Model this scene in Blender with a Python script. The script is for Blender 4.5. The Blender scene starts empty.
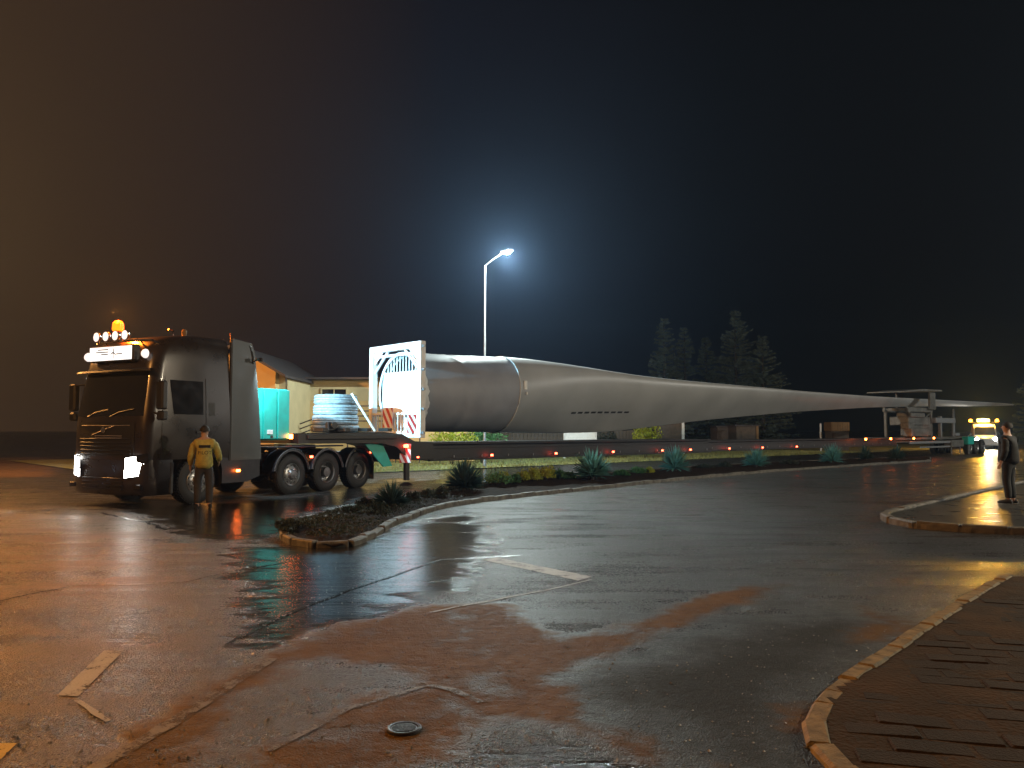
import bpy, math, random
import numpy as np
from mathutils import Vector, Matrix, noise as mnoise

R = math.radians
random.seed(7)
scene = bpy.context.scene
C = scene.collection

# ------------------------------------------------------------------ camera
F_PX, HOR, CAM_H = 800.0, 430.5, 1.66
PITCH = math.atan2(HOR - 384.0, F_PX)
cam_d = bpy.data.cameras.new('camera')
cam = bpy.data.objects.new('camera', cam_d)
C.objects.link(cam)
cam.location = (0, 0, CAM_H)
cam.rotation_euler = (R(90) + PITCH, 0, 0)
cam_d.sensor_width = 36.0
cam_d.lens = 36.0 * F_PX / 1024.0
cam_d.clip_start = 0.05
cam_d.clip_end = 3000
scene.camera = cam

# ------------------------------------------------------------------ world: night sky, town glow to the left
world = bpy.data.worlds.new('World')
scene.world = world
world.use_nodes = True
wn, wl = world.node_tree.nodes, world.node_tree.links
wn.clear()
w_out = wn.new('ShaderNodeOutputWorld')
w_bg = wn.new('ShaderNodeBackground')
w_sky = wn.new('ShaderNodeTexSky')
w_sky.sky_type = 'NISHITA'
w_sky.sun_disc = False
w_sky.sun_elevation = R(-4)
w_sky.sun_rotation = R(200)
w_bg0 = wn.new('ShaderNodeBackground')
w_bg0.inputs['Strength'].default_value = 0.05
wl.new(w_sky.outputs[0], w_bg0.inputs['Color'])
w_tc = wn.new('ShaderNodeTexCoord')
w_sep = wn.new('ShaderNodeSeparateXYZ')
wl.new(w_tc.outputs['Generated'], w_sep.inputs[0])
w_ramp = wn.new('ShaderNodeValToRGB')        # glow of the town by compass direction
w_map = wn.new('ShaderNodeMapRange')
w_map.inputs['From Min'].default_value = -1.0
w_map.inputs['From Max'].default_value = 1.0
wl.new(w_sep.outputs['X'], w_map.inputs['Value'])
wl.new(w_map.outputs[0], w_ramp.inputs['Fac'])
els = w_ramp.color_ramp.elements
els[0].position = 0.0; els[0].color = (0.050, 0.026, 0.012, 1)
els[1].position = 1.0; els[1].color = (0.0007, 0.0007, 0.0006, 1)
e = els.new(0.26); e.color = (0.021, 0.0115, 0.0062, 1)
e = els.new(0.46); e.color = (0.0030, 0.0029, 0.0046, 1)
e = els.new(0.62); e.color = (0.0011, 0.0012, 0.0013, 1)
wl.new(w_ramp.outputs[0], w_bg.inputs['Color'])
w_bg.inputs['Strength'].default_value = 1.0
w_add = wn.new('ShaderNodeAddShader')
wl.new(w_bg0.outputs[0], w_add.inputs[0])
wl.new(w_bg.outputs[0], w_add.inputs[1])
wl.new(w_add.outputs[0], w_out.inputs['Surface'])

vs = scene.view_settings
vs.view_transform = 'Standard'
vs.look = 'None'
vs.exposure = 0.8
vs.gamma = 1.0
vs.use_curve_mapping = False
scene.render.engine = 'CYCLES'
cy = scene.cycles
cy.use_denoising = True
cy.max_bounces = 6
cy.diffuse_bounces = 2
cy.glossy_bounces = 3
cy.volume_bounces = 0
cy.transparent_max_bounces = 8
cy.sample_clamp_indirect = 3.0
cy.caustics_reflective = False
cy.caustics_refractive = False


# ------------------------------------------------------------------ pixel -> world (layout only)
def ray(u, v):
    a, b = (u - 512.0) / F_PX, -(v - 384.0) / F_PX
    ct, st = math.cos(PITCH), math.sin(PITCH)
    return Vector((a, ct - b * st, st + b * ct))


def gp(u, v, z=0.0):
    d = ray(u, v)
    t = (z - CAM_H) / d.z
    return Vector((d.x * t, d.y * t, z))


def at(u, v, Y):
    d = ray(u, v)
    t = Y / d.y
    return Vector((d.x * t, Y, CAM_H + d.z * t))


# ------------------------------------------------------------------ materials
MATS = {}


def pmat(name, col, rough=0.6, metal=0.0, var=0.25, scale=6.0, bump=0.0, bscale=40.0, spec=0.5, coat=0.0, col2=None, trans=0.0, world=False, leaf=0.0):
    if name in MATS:
        return MATS[name]
    m = bpy.data.materials.new(name)
    m.use_nodes = True
    n, l = m.node_tree.nodes, m.node_tree.links
    b = n['Principled BSDF']
    tc = n.new('ShaderNodeTexCoord')
    vec = n.new('ShaderNodeNewGeometry').outputs['Position'] if world else tc.outputs['Object']
    nz = n.new('ShaderNodeTexNoise')
    nz.inputs['Scale'].default_value = scale
    nz.inputs['Detail'].default_value = 6
    l.new(vec, nz.inputs['Vector'])
    mx = n.new('ShaderNodeMix'); mx.data_type = 'RGBA'
    c2 = col2 if col2 else tuple(c * (1 - var) for c in col)
    mx.inputs['A'].default_value = (*c2, 1)
    mx.inputs['B'].default_value = (*tuple(min(1, c * (1 + var * .5)) for c in col), 1)
    mr = n.new('ShaderNodeMapRange')
    mr.inputs['From Min'].default_value = .3; mr.inputs['From Max'].default_value = .7
    l.new(nz.outputs['Fac'], mr.inputs['Value'])
    l.new(mr.outputs[0], mx.inputs['Factor'])
    l.new(mx.outputs['Result'], b.inputs['Base Color'])
    r2 = n.new('ShaderNodeMapRange')
    r2.inputs['To Min'].default_value = max(0.02, rough - .12); r2.inputs['To Max'].default_value = min(1, rough + .12)
    l.new(nz.outputs['Fac'], r2.inputs['Value'])
    l.new(r2.outputs[0], b.inputs['Roughness'])
    b.inputs['Metallic'].default_value = metal
    b.inputs['Specular IOR Level'].default_value = spec
    b.inputs['Coat Weight'].default_value = coat
    b.inputs['Coat Roughness'].default_value = .08
    b.inputs['Transmission Weight'].default_value = trans
    if bump > 0:
        n2 = n.new('ShaderNodeTexNoise')
        n2.inputs['Scale'].default_value = bscale
        n2.inputs['Detail'].default_value = 4
        l.new(vec, n2.inputs['Vector'])
        bp = n.new('ShaderNodeBump')
        bp.inputs['Strength'].default_value = bump
        bp.inputs['Distance'].default_value = .02
        l.new(n2.outputs['Fac'], bp.inputs['Height'])
        l.new(bp.outputs[0], b.inputs['Normal'])
    if leaf > 0:
        tr_ = n.new('ShaderNodeBsdfTranslucent'); ms = n.new('ShaderNodeMixShader')
        ms.inputs[0].default_value = leaf
        l.new(mx.outputs['Result'], tr_.inputs['Color'])
        l.new(b.outputs[0], ms.inputs[1]); l.new(tr_.outputs[0], ms.inputs[2])
        l.new(ms.outputs[0], n['Material Output'].inputs['Surface'])
    MATS[name] = m
    return m


def emat(name, col, strength):
    if name in MATS:
        return MATS[name]
    m = bpy.data.materials.new(name)
    m.use_nodes = True
    b = m.node_tree.nodes['Principled BSDF']
    b.inputs['Base Color'].default_value = (*col, 1)
    b.inputs['Roughness'].default_value = .3
    b.inputs['Emission Color'].default_value = (*col, 1)
    b.inputs['Emission Strength'].default_value = strength
    MATS[name] = m
    return m


M = dict(
    paint=pmat('cab_paint', (.030, .023, .021), .30, .2, .2, 3, coat=.5),
    fairing=pmat('fairing_paint', (.060, .066, .064), .38, .1, .2, 3, coat=.3),
    plastic=pmat('dark_plastic', (.018, .018, .019), .5, 0, .3, 20, .15, 60),
    chassis=pmat('chassis_paint', (.020, .021, .028), .42, .2, .4, 8, .15, 30),
    rubber=pmat('tyre_rubber', (.016, .016, .017), .62, 0, .3, 30, .3, 80),
    alloy=pmat('wheel_alloy', (.45, .45, .46), .35, .85, .3, 10),
    steelrim=pmat('steel_rim', (.16, .16, .17), .45, .5, .4, 12),
    chrome=pmat('chrome', (.75, .73, .70), .15, 1.0, .1, 10),
    glass=pmat('dark_glass', (.012, .012, .013), .07, 0, .2, 4, spec=.6),
    teal=pmat('teal_paint', (.012, .42, .36), .42, 0, .18, 4, .05, 30, coat=.2),
    galv=pmat('galvanised', (.28, .30, .32), .45, .4, .35, 14, .05, 40),
    frame=pmat('white_steel', (.74, .76, .77), .45, 0, .12, 5, .04, 30),
    cover=pmat('white_cover', (.78, .80, .80), .6, 0, .08, 3, .1, 12),
    blade=pmat('blade_gelcoat', (.36, .375, .385), .40, 0, .16, .7, .02, 20),
    sock=pmat('blade_wrap', (.25, .265, .30), .55, 0, .15, 1.5, .12, 6),
    trailer=pmat('trailer_paint', (.014, .011, .010), .5, .1, .4, 4, .1, 20),
    dolly=pmat('dolly_steel', (.15, .15, .14), .5, .3, .45, 4, .1, 20),
    white=pmat('white_plate', (.78, .78, .76), .5, 0, .1, 8),
    red=pmat('red_paint', (.55, .03, .025), .5, 0, .15, 8),
    jacket=pmat('jacket_yellow', (.42, .36, .09), .75, 0, .25, 14, .3, 30),
    trousers=pmat('trousers_dark', (.035, .033, .036), .8, 0, .3, 14, .3, 30),
    skin=pmat('skin', (.42, .26, .19), .55, 0, .1, 20),
    hair=pmat('hair_dark', (.02, .016, .013), .7, 0, .3, 50, .3, 90),
    coatd=pmat('coat_dark', (.009, .0093, .010), .8, 0, .3, 12, .3, 30),
    ochre=pmat('ochre_render', (.62, .44, .20), .85, 0, .10, 2.0, .15, 60),
    cream=pmat('cream_render', (.55, .46, .27), .85, 0, .12, 1.5, .15, 60),
    roof=pmat('roof_sheet', (.06, .05, .05), .6, 0, .3, 5, .1, 30),
    brownwall=pmat('brown_boards', (.10, .075, .055), .75, 0, .35, 5, .2, 30),
    kerb=pmat('kerb_concrete', (.30, .215, .10), .7, 0, .45, 14, .6, 70, world=True, spec=.25),
    kerbd=pmat('kerb_concrete_grey', (.16, .15, .13), .55, 0, .6, 7, .6, 50, world=True, spec=.3),
    soil=pmat('soil', (.030, .020, .013), .9, 0, .6, 7, 1.0, 22, spec=.08),
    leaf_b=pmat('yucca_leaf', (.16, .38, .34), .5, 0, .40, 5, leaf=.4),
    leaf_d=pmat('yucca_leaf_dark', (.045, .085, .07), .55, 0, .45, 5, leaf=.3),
    leaf_y=pmat('shrub_leaf_lime', (.46, .52, .05), .6, 0, .40, 9, leaf=.5),
    leaf_g=pmat('shrub_leaf_green', (.11, .27, .10), .6, 0, .5, 9, leaf=.5),
    leaf_k=pmat('shrub_leaf_dark', (.030, .040, .024), .65, 0, .5, 9, leaf=.3),
    needle=pmat('conifer_needles', (.13, .17, .14), .7, 0, .5, 2, leaf=.4),
    bark=pmat('bark', (.03, .023, .018), .85, 0, .4, 10, .5, 30),
    pole=pmat('lamp_pole', (.30, .31, .32), .4, .5, .2, 10),
    iron=pmat('cast_iron', (.09, .09, .095), .38, .6, .4, 30, .3, 80),
    vanpaint=pmat('van_paint', (.55, .55, .53), .35, 0, .1, 4, coat=.4),
    boxwood=pmat('ochre_panel', (.22, .125, .045), .7, 0, .2, 6),
)
M['em_white'] = emat('headlight_glow', (1.0, .97, .90), 14.0)
M['em_spot'] = emat('roof_spot_glow', (1.0, .92, .88), .62)
M['em_sign'] = emat('sign_glow', (1.0, 1.0, .97), .75)
M['em_amber'] = emat('beacon_glow', (1.0, .26, .012), 22.0)
M['em_beacon'] = emat('truck_beacon_glow', (1.0, .10, .003), 3.4)
M['em_red'] = emat('marker_red', (1.0, .06, .025), 16.0)
M['em_orange'] = emat('marker_orange', (1.0, .16, .02), 30.0)
M['em_led'] = emat('street_led', (.92, .97, 1.0), 120.0)
M['em_far'] = emat('far_headlight_glow', (1.0, .97, .85), 60.0)
M['em_work'] = emat('work_lamp_glow', (.80, .93, 1.0), 20.0)
M['em_sod'] = emat('sodium_lamp', (1.0, .55, .18), 30.0)


# ------------------------------------------------------------------ mesh builder
class MB:
    def __init__(s):
        s.v, s.f = [], []

    def add(s, vs_, fs, mat=None):
        o = len(s.v)
        for p in vs_:
            p = Vector(p)
            s.v.append(mat @ p if mat else p)
        s.f += [tuple(i + o for i in f) for f in fs]
        return s

    def box(s, c, d, ch=0.012, rot=None):
        hx, hy, hz = d[0] / 2, d[1] / 2, d[2] / 2
        ch = min(ch, hx * .45, hy * .45, hz * .45)
        T = Matrix.Translation(c)
        if rot:
            T = T @ Matrix.Rotation(rot[2], 4, 'Z') @ Matrix.Rotation(rot[1], 4, 'Y') @ Matrix.Rotation(rot[0], 4, 'X')
        if ch <= 0.0005:
            vs_ = [(x * hx, y * hy, z * hz) for x in (-1, 1) for y in (-1, 1) for z in (-1, 1)]
            fs = [(0, 1, 3, 2), (4, 6, 7, 5), (0, 4, 5, 1), (2, 3, 7, 6), (0, 2, 6, 4), (1, 5, 7, 3)]
            return s.add(vs_, fs, T)
        idx, vs_ = {}, []
        for x in (-1, 1):
            for y in (-1, 1):
                for z in (-1, 1):
                    for a in range(3):
                        p = [x * (hx - ch), y * (hy - ch), z * (hz - ch)]
                        p[a] = (x * hx, y * hy, z * hz)[a]
                        idx[(x, y, z, a)] = len(vs_)
                        vs_.append(p)
        fs = []
        I = lambda x, y, z, a: idx[(x, y, z, a)]
        for g in (-1, 1):
            q = [I(g, -1, -1, 0), I(g, 1, -1, 0), I(g, 1, 1, 0), I(g, -1, 1, 0)]; fs.append(tuple(q if g > 0 else q[::-1]))
            q = [I(-1, g, -1, 1), I(-1, g, 1, 1), I(1, g, 1, 1), I(1, g, -1, 1)]; fs.append(tuple(q if g > 0 else q[::-1]))
            q = [I(-1, -1, g, 2), I(1, -1, g, 2), I(1, 1, g, 2), I(-1, 1, g, 2)]; fs.append(tuple(q if g > 0 else q[::-1]))
        for a in (-1, 1):
            for b in (-1, 1):
                for (q, n) in (
                    ([I(a, b, -1, 0), I(a, b, 1, 0), I(a, b, 1, 1), I(a, b, -1, 1)], Vector((a, b, 0))),
                    ([I(a, -1, b, 0), I(a, 1, b, 0), I(a, 1, b, 2), I(a, -1, b, 2)], Vector((a, 0, b))),
                    ([I(-1, a, b, 1), I(1, a, b, 1), I(1, a, b, 2), I(-1, a, b, 2)], Vector((0, a, b)))):
                    P = [Vector(vs_[k]) for k in q]
                    if (P[1] - P[0]).cross(P[2] - P[0]).dot(n) < 0:
                        q = q[::-1]
                    fs.append(tuple(q))
        for x in (-1, 1):
            for y in (-1, 1):
                for z in (-1, 1):
                    q = [I(x, y, z, 0), I(x, y, z, 1), I(x, y, z, 2)]
                    if x * y * z < 0:
                        q = q[::-1]
                    fs.append(tuple(q))
        return s.add(vs_, fs, T)

    def cyl(s, p0, p1, r0, r1=None, n=12, cap=True):
        p0, p1 = Vector(p0), Vector(p1)
        r1 = r0 if r1 is None else r1
        ax = (p1 - p0).normalized()
        t = Vector((0, 0, 1)) if abs(ax.z) < .95 else Vector((1, 0, 0))
        a = ax.cross(t).normalized(); b = ax.cross(a)
        vs_ = []
        for p, r in ((p0, r0), (p1, r1)):
            vs_ += [p + (a * math.cos(2 * math.pi * k / n) + b * math.sin(2 * math.pi * k / n)) * r for k in range(n)]
        fs = [(k, (k + 1) % n, n + (k + 1) % n, n + k) for k in range(n)]
        if cap:
            fs += [tuple(range(n))[::-1], tuple(range(n, 2 * n))]
        return s.add(vs_, fs)

    def tube(s, pts, r, n=8):
        pts = [Vector(p) for p in pts]
        rs = r if isinstance(r, (list, tuple)) else [r] * len(pts)
        vs_, fs = [], []
        for i, p in enumerate(pts):
            d = (pts[min(i + 1, len(pts) - 1)] - pts[max(i - 1, 0)]).normalized()
            t = Vector((0, 0, 1)) if abs(d.z) < .9 else Vector((1, 0, 0))
            a = d.cross(t).normalized(); b = d.cross(a)
            vs_ += [p + (a * math.cos(2 * math.pi * k / n) + b * math.sin(2 * math.pi * k / n)) * rs[i] for k in range(n)]
        for i in range(len(pts) - 1):
            fs += [(i * n + k, i * n + (k + 1) % n, (i + 1) * n + (k + 1) % n, (i + 1) * n + k) for k in range(n)]
        fs += [tuple(range(n))[::-1], tuple(range((len(pts) - 1) * n, len(pts) * n))]
        return s.add(vs_, fs)

    def lathe(s, prof, o, axis='Y', n=28, sgn=1):
        # prof: (radius, along); closed loop not needed
        o = Vector(o); vs_, fs = [], []
        for (r, h) in prof:
            for k in range(n):
                c_, s_ = math.cos(2 * math.pi * k / n) * r, math.sin(2 * math.pi * k / n) * r
                h2 = h * sgn
                vs_.append(o + (Vector((c_, h2, s_)) if axis == 'Y' else Vector((c_, s_, h2)) if axis == 'Z' else Vector((h2, c_, s_))))
        m_ = len(prof)
        for i in range(m_ - 1):
            fs += [(i * n + k, i * n + (k + 1) % n, (i + 1) * n + (k + 1) % n, (i + 1) * n + k) for k in range(n)]
        return s.add(vs_, fs)

    def prism(s, poly, a, b, axis='Y'):
        n = len(poly); vs_ = []
        for h in (a, b):
            for (p, q) in poly:
                vs_.append((p, h, q) if axis == 'Y' else (p, q, h) if axis == 'Z' else (h, p, q))
        fs = [tuple(range(n)), tuple(range(n, 2 * n))[::-1]] + [(k, n + k, n + (k + 1) % n, (k + 1) % n) for k in range(n)]
        return s.add(vs_, fs)

    def grid(s, rows):
        n = len(rows[0]); vs_ = [p for r in rows for p in r]
        fs = [(i * n + j, i * n + j + 1, (i + 1) * n + j + 1, (i + 1) * n + j) for i in range(len(rows) - 1) for j in range(n - 1)]
        return s.add(vs_, fs)

    def each(s, name, mat, parent=None, **kw):
        # one object per loose piece
        par = list(range(len(s.v)))
        def find(a):
            while par[a] != a:
                par[a] = par[par[a]]; a = par[a]
            return a
        for f in s.f:
            for q in f[1:]:
                par[find(q)] = find(f[0])
        groups = {}
        for f in s.f: groups.setdefault(find(f[0]), []).append(f)
        out = []
        for fs in groups.values():
            m = MB(); idx = {}
            for f in fs:
                for q in f:
                    if q not in idx: idx[q] = len(m.v); m.v.append(s.v[q])
                m.f.append(tuple(idx[q] for q in f))
            out.append(m.build(name, mat, parent, **kw))
        return out

    def build(s, name, mat, parent=None, smooth=True, angle=35, loc=None, rotz=0, fix=True):
        me = bpy.data.meshes.new(name)
        me.from_pydata([tuple(p) for p in s.v], [], s.f)
        if fix and len(s.f) < 20000:
            import bmesh
            bm = bmesh.new(); bm.from_mesh(me)
            bmesh.ops.recalc_face_normals(bm, faces=bm.faces)
            bm.to_mesh(me); bm.free()
        if smooth:
            me.shade_smooth()
            me.set_sharp_from_angle(angle=R(angle))
        me.materials.append(M[mat] if isinstance(mat, str) else mat)
        o = bpy.data.objects.new(name, me)
        C.objects.link(o)
        if parent:
            o.parent = parent
        if loc is not None:
            o.location = loc
        o.rotation_euler.z = rotz
        return o


def tag(o, label=None, cat=None, group=None, kind=None):
    if label: o['label'] = label
    if cat: o['category'] = cat
    if group: o['group'] = group
    if kind: o['kind'] = kind
    return o


def thing(name, label, cat, loc=(0, 0, 0), rz=0.0, group=None):
    o = bpy.data.objects.new(name, None)
    C.objects.link(o)
    o.empty_display_size = .2
    o.location = loc
    o.rotation_euler.z = rz
    return tag(o, label, cat, group)


def child(src, parent, loc=None, rz=None):
    c = src.copy(); C.objects.link(c); c.parent = parent
    if loc is not None: c.location = loc
    if rz is not None: c.rotation_euler.z = rz
    for g in src.children:
        d = g.copy(); C.objects.link(d); d.parent = c
    return c


def lamp(name, typ, energy, col, parent, loc, radius=.1, aim=None, cone=None, blend=.5):
    d = bpy.data.lights.new(name, typ)
    d.energy = energy; d.color = col
    d.shadow_soft_size = radius
    if typ == 'SPOT':
        d.spot_size = cone; d.spot_blend = blend
    o = bpy.data.objects.new(name, d)
    C.objects.link(o)
    o.parent = parent
    o.location = loc
    if aim is not None:
        o.rotation_euler = Vector(aim).to_track_quat('-Z', 'Y').to_euler()
    return o


def text_part(name, body, size, mat, parent, mat4, extrude=.004):
    cu = bpy.data.curves.new(name, 'FONT')
    cu.body = body; cu.size = size; cu.align_x = 'CENTER'; cu.align_y = 'CENTER'; cu.extrude = extrude
    t = bpy.data.objects.new(name + '_src', cu)
    C.objects.link(t)
    bpy.context.view_layer.update()
    me = bpy.data.meshes.new_from_object(t.evaluated_get(bpy.context.evaluated_depsgraph_get()))
    bpy.data.objects.remove(t)
    me.name = name
    me.materials.clear(); me.materials.append(M[mat])
    o = bpy.data.objects.new(name, me); C.objects.link(o)
    o.parent = parent; o.matrix_local = mat4
    return o


# ------------------------------------------------------------------ layout frames
TR_LOC, TR_ROT = Vector((-8.90, 17.62, 0)), R(-118.2)        # tractor: front centre, x forward, y left
TL_LOC, TL_ROT = Vector((-3.64, 25.0, 0)), R(-137.7)         # trailer: blade root, x forward
BD = Vector((-math.cos(TL_ROT), -math.sin(TL_ROT), 0))        # blade direction, root to tip
BN = Vector((-BD.y, BD.x, 0))                                 # away from the camera


def along(s, off=0.0, z=0.0):
    p = TL_LOC + BD * s + BN * off
    return Vector((p.x, p.y, z))


# ================================================================== GROUND
def sd_poly(X, Y, poly):
    d = np.full(X.shape, 1e9); inside = np.zeros(X.shape, bool)
    n = len(poly)
    for i in range(n):
        ax, ay = poly[i][0], poly[i][1]; bx, by = poly[(i + 1) % n][0], poly[(i + 1) % n][1]
        ex, ey = bx - ax, by - ay
        t = np.clip(((X - ax) * ex + (Y - ay) * ey) / (ex * ex + ey * ey + 1e-12), 0, 1)
        d = np.minimum(d, np.hypot(X - ax - t * ex, Y - ay - t * ey))
        c_ = ((ay > Y) != (by > Y)) & (X < ex * (Y - ay) / (ey + 1e-12) + ax)
        inside ^= c_
    return np.where(inside, d, -d)


def px(poly):
    return [gp(u, v) for u, v in poly]


mud_polys = [px([(40, 800), (130, 735), (200, 690), (262, 658), (330, 630), (400, 611), (470, 603), (512, 606), (537, 622), (560, 637),
                 (620, 628), (700, 598), (742, 588), (790, 585), (742, 603), (680, 626), (600, 660), (556, 676), (570, 700),
                 (577, 718), (650, 742), (720, 772), (650, 772), (590, 737), (555, 722), (520, 716), (490, 718), (440, 745),
                 (385, 780), (270, 785), (262, 750), (350, 708), (426, 683), (405, 674), (360, 664), (330, 657), (296, 660), (262, 684), (215, 725), (160, 790)]),
             px([(905, 640), (1100, 605), (1160, 800), (860, 800), (835, 745), (842, 700)]),
             px([(868, 610), (900, 617), (915, 625), (880, 640), (850, 640)]),
             px([(780, 705), (812, 700), (818, 715), (790, 725)])]
pud_polys = [px([(395, 775), (440, 752), (500, 732), (560, 723), (600, 738), (640, 775)]),
             px([(225, 545), (290, 545), (350, 540), (400, 524), (470, 512), (505, 540), (490, 562), (478, 590), (425, 608), (370, 622), (300, 645), (240, 655)]),
             px([(112, 508), (150, 498), (230, 503), (300, 497), (390, 478), (420, 478), (350, 503), (300, 520), (288, 532), (255, 545), (190, 540), (150, 522)]),
             px([(105, 735), (145, 712), (180, 700), (165, 722), (120, 745)]),
             px([(80, 620), (160, 608), (175, 625), (150, 640), (75, 632)]),
             px([(440, 468), (560, 466), (560, 476), (500, 482), (430, 484)])]
damp_polys = [px([(560, 680), (700, 640), (830, 610), (900, 625), (820, 700), (800, 790), (700, 765), (580, 712)])]


def graded(lo, hi, d0, k, c=0.0):
    out = [c]; x = c
    while x < hi:
        x += max(d0, k * abs(x - c)); out.append(x)
    x = c
    while x > lo:
        x -= max(d0, k * abs(x - c)); out.insert(0, x)
    return np.array(out)


gx = graded(-900, 900, .055, .022)
ys = [3.0]
while ys[-1] < 1200: ys.append(ys[-1] + max(.035, .011 * (ys[-1] - .2)) * (1 if ys[-1] < 60 else 5))
yb = [3.0]
while yb[0] > -200: yb.insert(0, yb[0] - max(.2, .12 * abs(yb[0] - 3)))
gy = np.array(yb[:-1] + ys)
GX, GY = np.meshgrid(gx, gy)
nx, ny = len(gx), len(gy)
gv = np.stack([GX.ravel(), GY.ravel(), np.zeros(nx * ny)], 1)
ii, jj = np.meshgrid(np.arange(ny - 1), np.arange(nx - 1), indexing='ij')
q0 = (ii * nx + jj).ravel()
gf = np.stack([q0, q0 + 1, q0 + nx + 1, q0 + nx], 1)
gm = bpy.data.meshes.new('ground')
gm.from_pydata(gv.tolist(), [], gf.tolist())
near = (np.abs(GX) < 40) & (GY > -2) & (GY < 90)


def sdf_attr(name, polys):
    d = np.full(GX.shape, -5.0)
    for p in polys:
        d[near] = np.maximum(d[near], sd_poly(GX[near], GY[near], p))
    a = gm.attributes.new(name, 'FLOAT', 'POINT')
    a.data.foreach_set('value', np.clip(d, -5, 5).ravel().astype(np.float32))


sdf_attr('mud', mud_polys)
sdf_attr('puddle', pud_polys)
sdf_attr('damp', damp_polys)
sdf_attr('orange_light', [px([(-400, 500), (20, 502), (90, 520), (150, 560), (150, 588), (70, 605), (50, 680), (10, 790), (-300, 790)]), px([(-300, 458), (60, 457), (60, 477), (-300, 482)])])  # left ground areas that get painted orange lamplight


def ground_material():
    m = bpy.data.materials.new('wet_asphalt')
    m.use_nodes = True
    n, l = m.node_tree.nodes, m.node_tree.links
    b = n['Principled BSDF']
    tc = n.new('ShaderNodeTexCoord')

    def noise(scale, detail=5, rough=.55, vec=None):
        t = n.new('ShaderNodeTexNoise'); t.inputs['Scale'].default_value = scale
        t.inputs['Detail'].default_value = detail; t.inputs['Roughness'].default_value = rough
        l.new(vec or tc.outputs['Object'], t.inputs['Vector'])
        return t.outputs['Fac']

    def mp(val, a, b_, c_=0., d=1., smooth=False):
        t = n.new('ShaderNodeMapRange')
        if smooth: t.interpolation_type = 'SMOOTHSTEP'
        for k, x in zip(('From Min', 'From Max', 'To Min', 'To Max'), (a, b_, c_, d)):
            t.inputs[k].default_value = x
        l.new(val, t.inputs['Value'])
        return t.outputs[0]

    def mth(op, a, b_=None):
        t = n.new('ShaderNodeMath'); t.operation = op
        for k, x in enumerate((a, b_)):
            if x is None: continue
            if isinstance(x, (int, float)): t.inputs[k].default_value = x
            else: l.new(x, t.inputs[k])
        return t.outputs[0]

    def mixc(f, a, b_):
        t = n.new('ShaderNodeMix'); t.data_type = 'RGBA'
        l.new(f, t.inputs['Factor'])
        for k, x in (('A', a), ('B', b_)):
            if isinstance(x, tuple): t.inputs[k].default_value = (*x, 1)
            else: l.new(x, t.inputs[k])
        return t.outputs['Result']

    def mixf(f, a, b_):
        t = n.new('ShaderNodeMix'); t.data_type = 'FLOAT'
        l.new(f, t.inputs['Factor'])
        for k, x in (('A', a), ('B', b_)):
            if isinstance(x, (int, float)): t.inputs[k].default_value = x
            else: l.new(x, t.inputs[k])
        return t.outputs['Result']

    def attr(nm):
        t = n.new('ShaderNodeAttribute'); t.attribute_name = nm
        return t.outputs['Fac']

    n_big = noise(.35, 4)
    n_mid = noise(1.6, 6, .6)
    n_fine = noise(9, 5, .6)
    stretch = n.new('ShaderNodeMapping')                   # wheel-swept streaks along the lanes
    stretch.inputs['Rotation'].default_value = (0, 0, R(-20))
    stretch.inputs['Scale'].default_value = (.35, 1.6, 1)
    l.new(tc.outputs['Object'], stretch.inputs['Vector'])
    n_str = noise(1.3, 5, .6, stretch.outputs[0])
    edge = mth('ADD', mth('MULTIPLY', mth('SUBTRACT', n_mid, .5), .9), mth('MULTIPLY', mth('SUBTRACT', n_fine, .5), .28))
    mud = mp(mth('ADD', attr('mud'), edge), -.13, .18, smooth=True)
    mud = mth('MULTIPLY', mud, mth('MULTIPLY', mp(n_mid, .27, .44, .35, 1), mp(n_fine, .28, .48, .75, 1)))
    pud = mp(mth('ADD', attr('puddle'), mth('MULTIPLY', mth('SUBTRACT', n_str, .5), 2.2)), -.10, .45, smooth=True)
    damp = mp(mth('ADD', attr('damp'), mth('MULTIPLY', edge, 1.5)), -.45, .6, smooth=True)
    vor = n.new('ShaderNodeTexVoronoi'); vor.inputs['Scale'].default_value = 85
    l.new(tc.outputs['Object'], vor.inputs['Vector'])
    vsep = n.new('ShaderNodeSeparateColor'); l.new(vor.outputs['Color'], vsep.inputs[0])
    agg = mp(vsep.outputs[0], .55, 1.0)                    # pale aggregate grains
    asph = mixc(mp(n_big, .3, .7), (.020, .020, .020), (.040, .039, .037))
    asph = mixc(mth('MULTIPLY', agg, mp(n_mid, .3, .7, .25, .75)), asph, (.115, .112, .105))
    asph = mixc(mp(n_str, .55, .75, 0, .5), asph, (.016, .016, .016))
    asph = mixc(mth('MULTIPLY', damp, .6), asph, (.024, .025, .022))
    orange_light = mp(mth('ADD', attr('orange_light'), mth('MULTIPLY', edge, 2.0)), -.3, .9, smooth=True)
    asph = mixc(mth('MULTIPLY', orange_light, mp(n_fine, .3, .7, .25, .85)), asph, (.17, .095, .045))  # orange lamplight painted into the asphalt colour
    mudc = mixc(mp(n_mid, .3, .7), (.105, .054, .017), (.195, .106, .035))
    mudc = mixc(mp(n_fine, .5, .75, 0, .55), mudc, (.055, .029, .012))
    col = mixc(mud, asph, mudc)
    wet = mth('MULTIPLY', pud, mth('SUBTRACT', 1.0, mth('MULTIPLY', mud, .85)))
    col = mixc(mth('MULTIPLY', wet, .55), col, (.010, .010, .010))
    l.new(col, b.inputs['Base Color'])
    ra = mixf(mp(n_str, .35, .65), .22, .40)
    ra = mth('ADD', ra, mth('MULTIPLY', mth('SUBTRACT', vsep.outputs[1], .5), .14))
    ra = mixf(damp, ra, .66)
    ra = mixf(mud, ra, .62)
    ra = mixf(wet, ra, .10)
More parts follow.
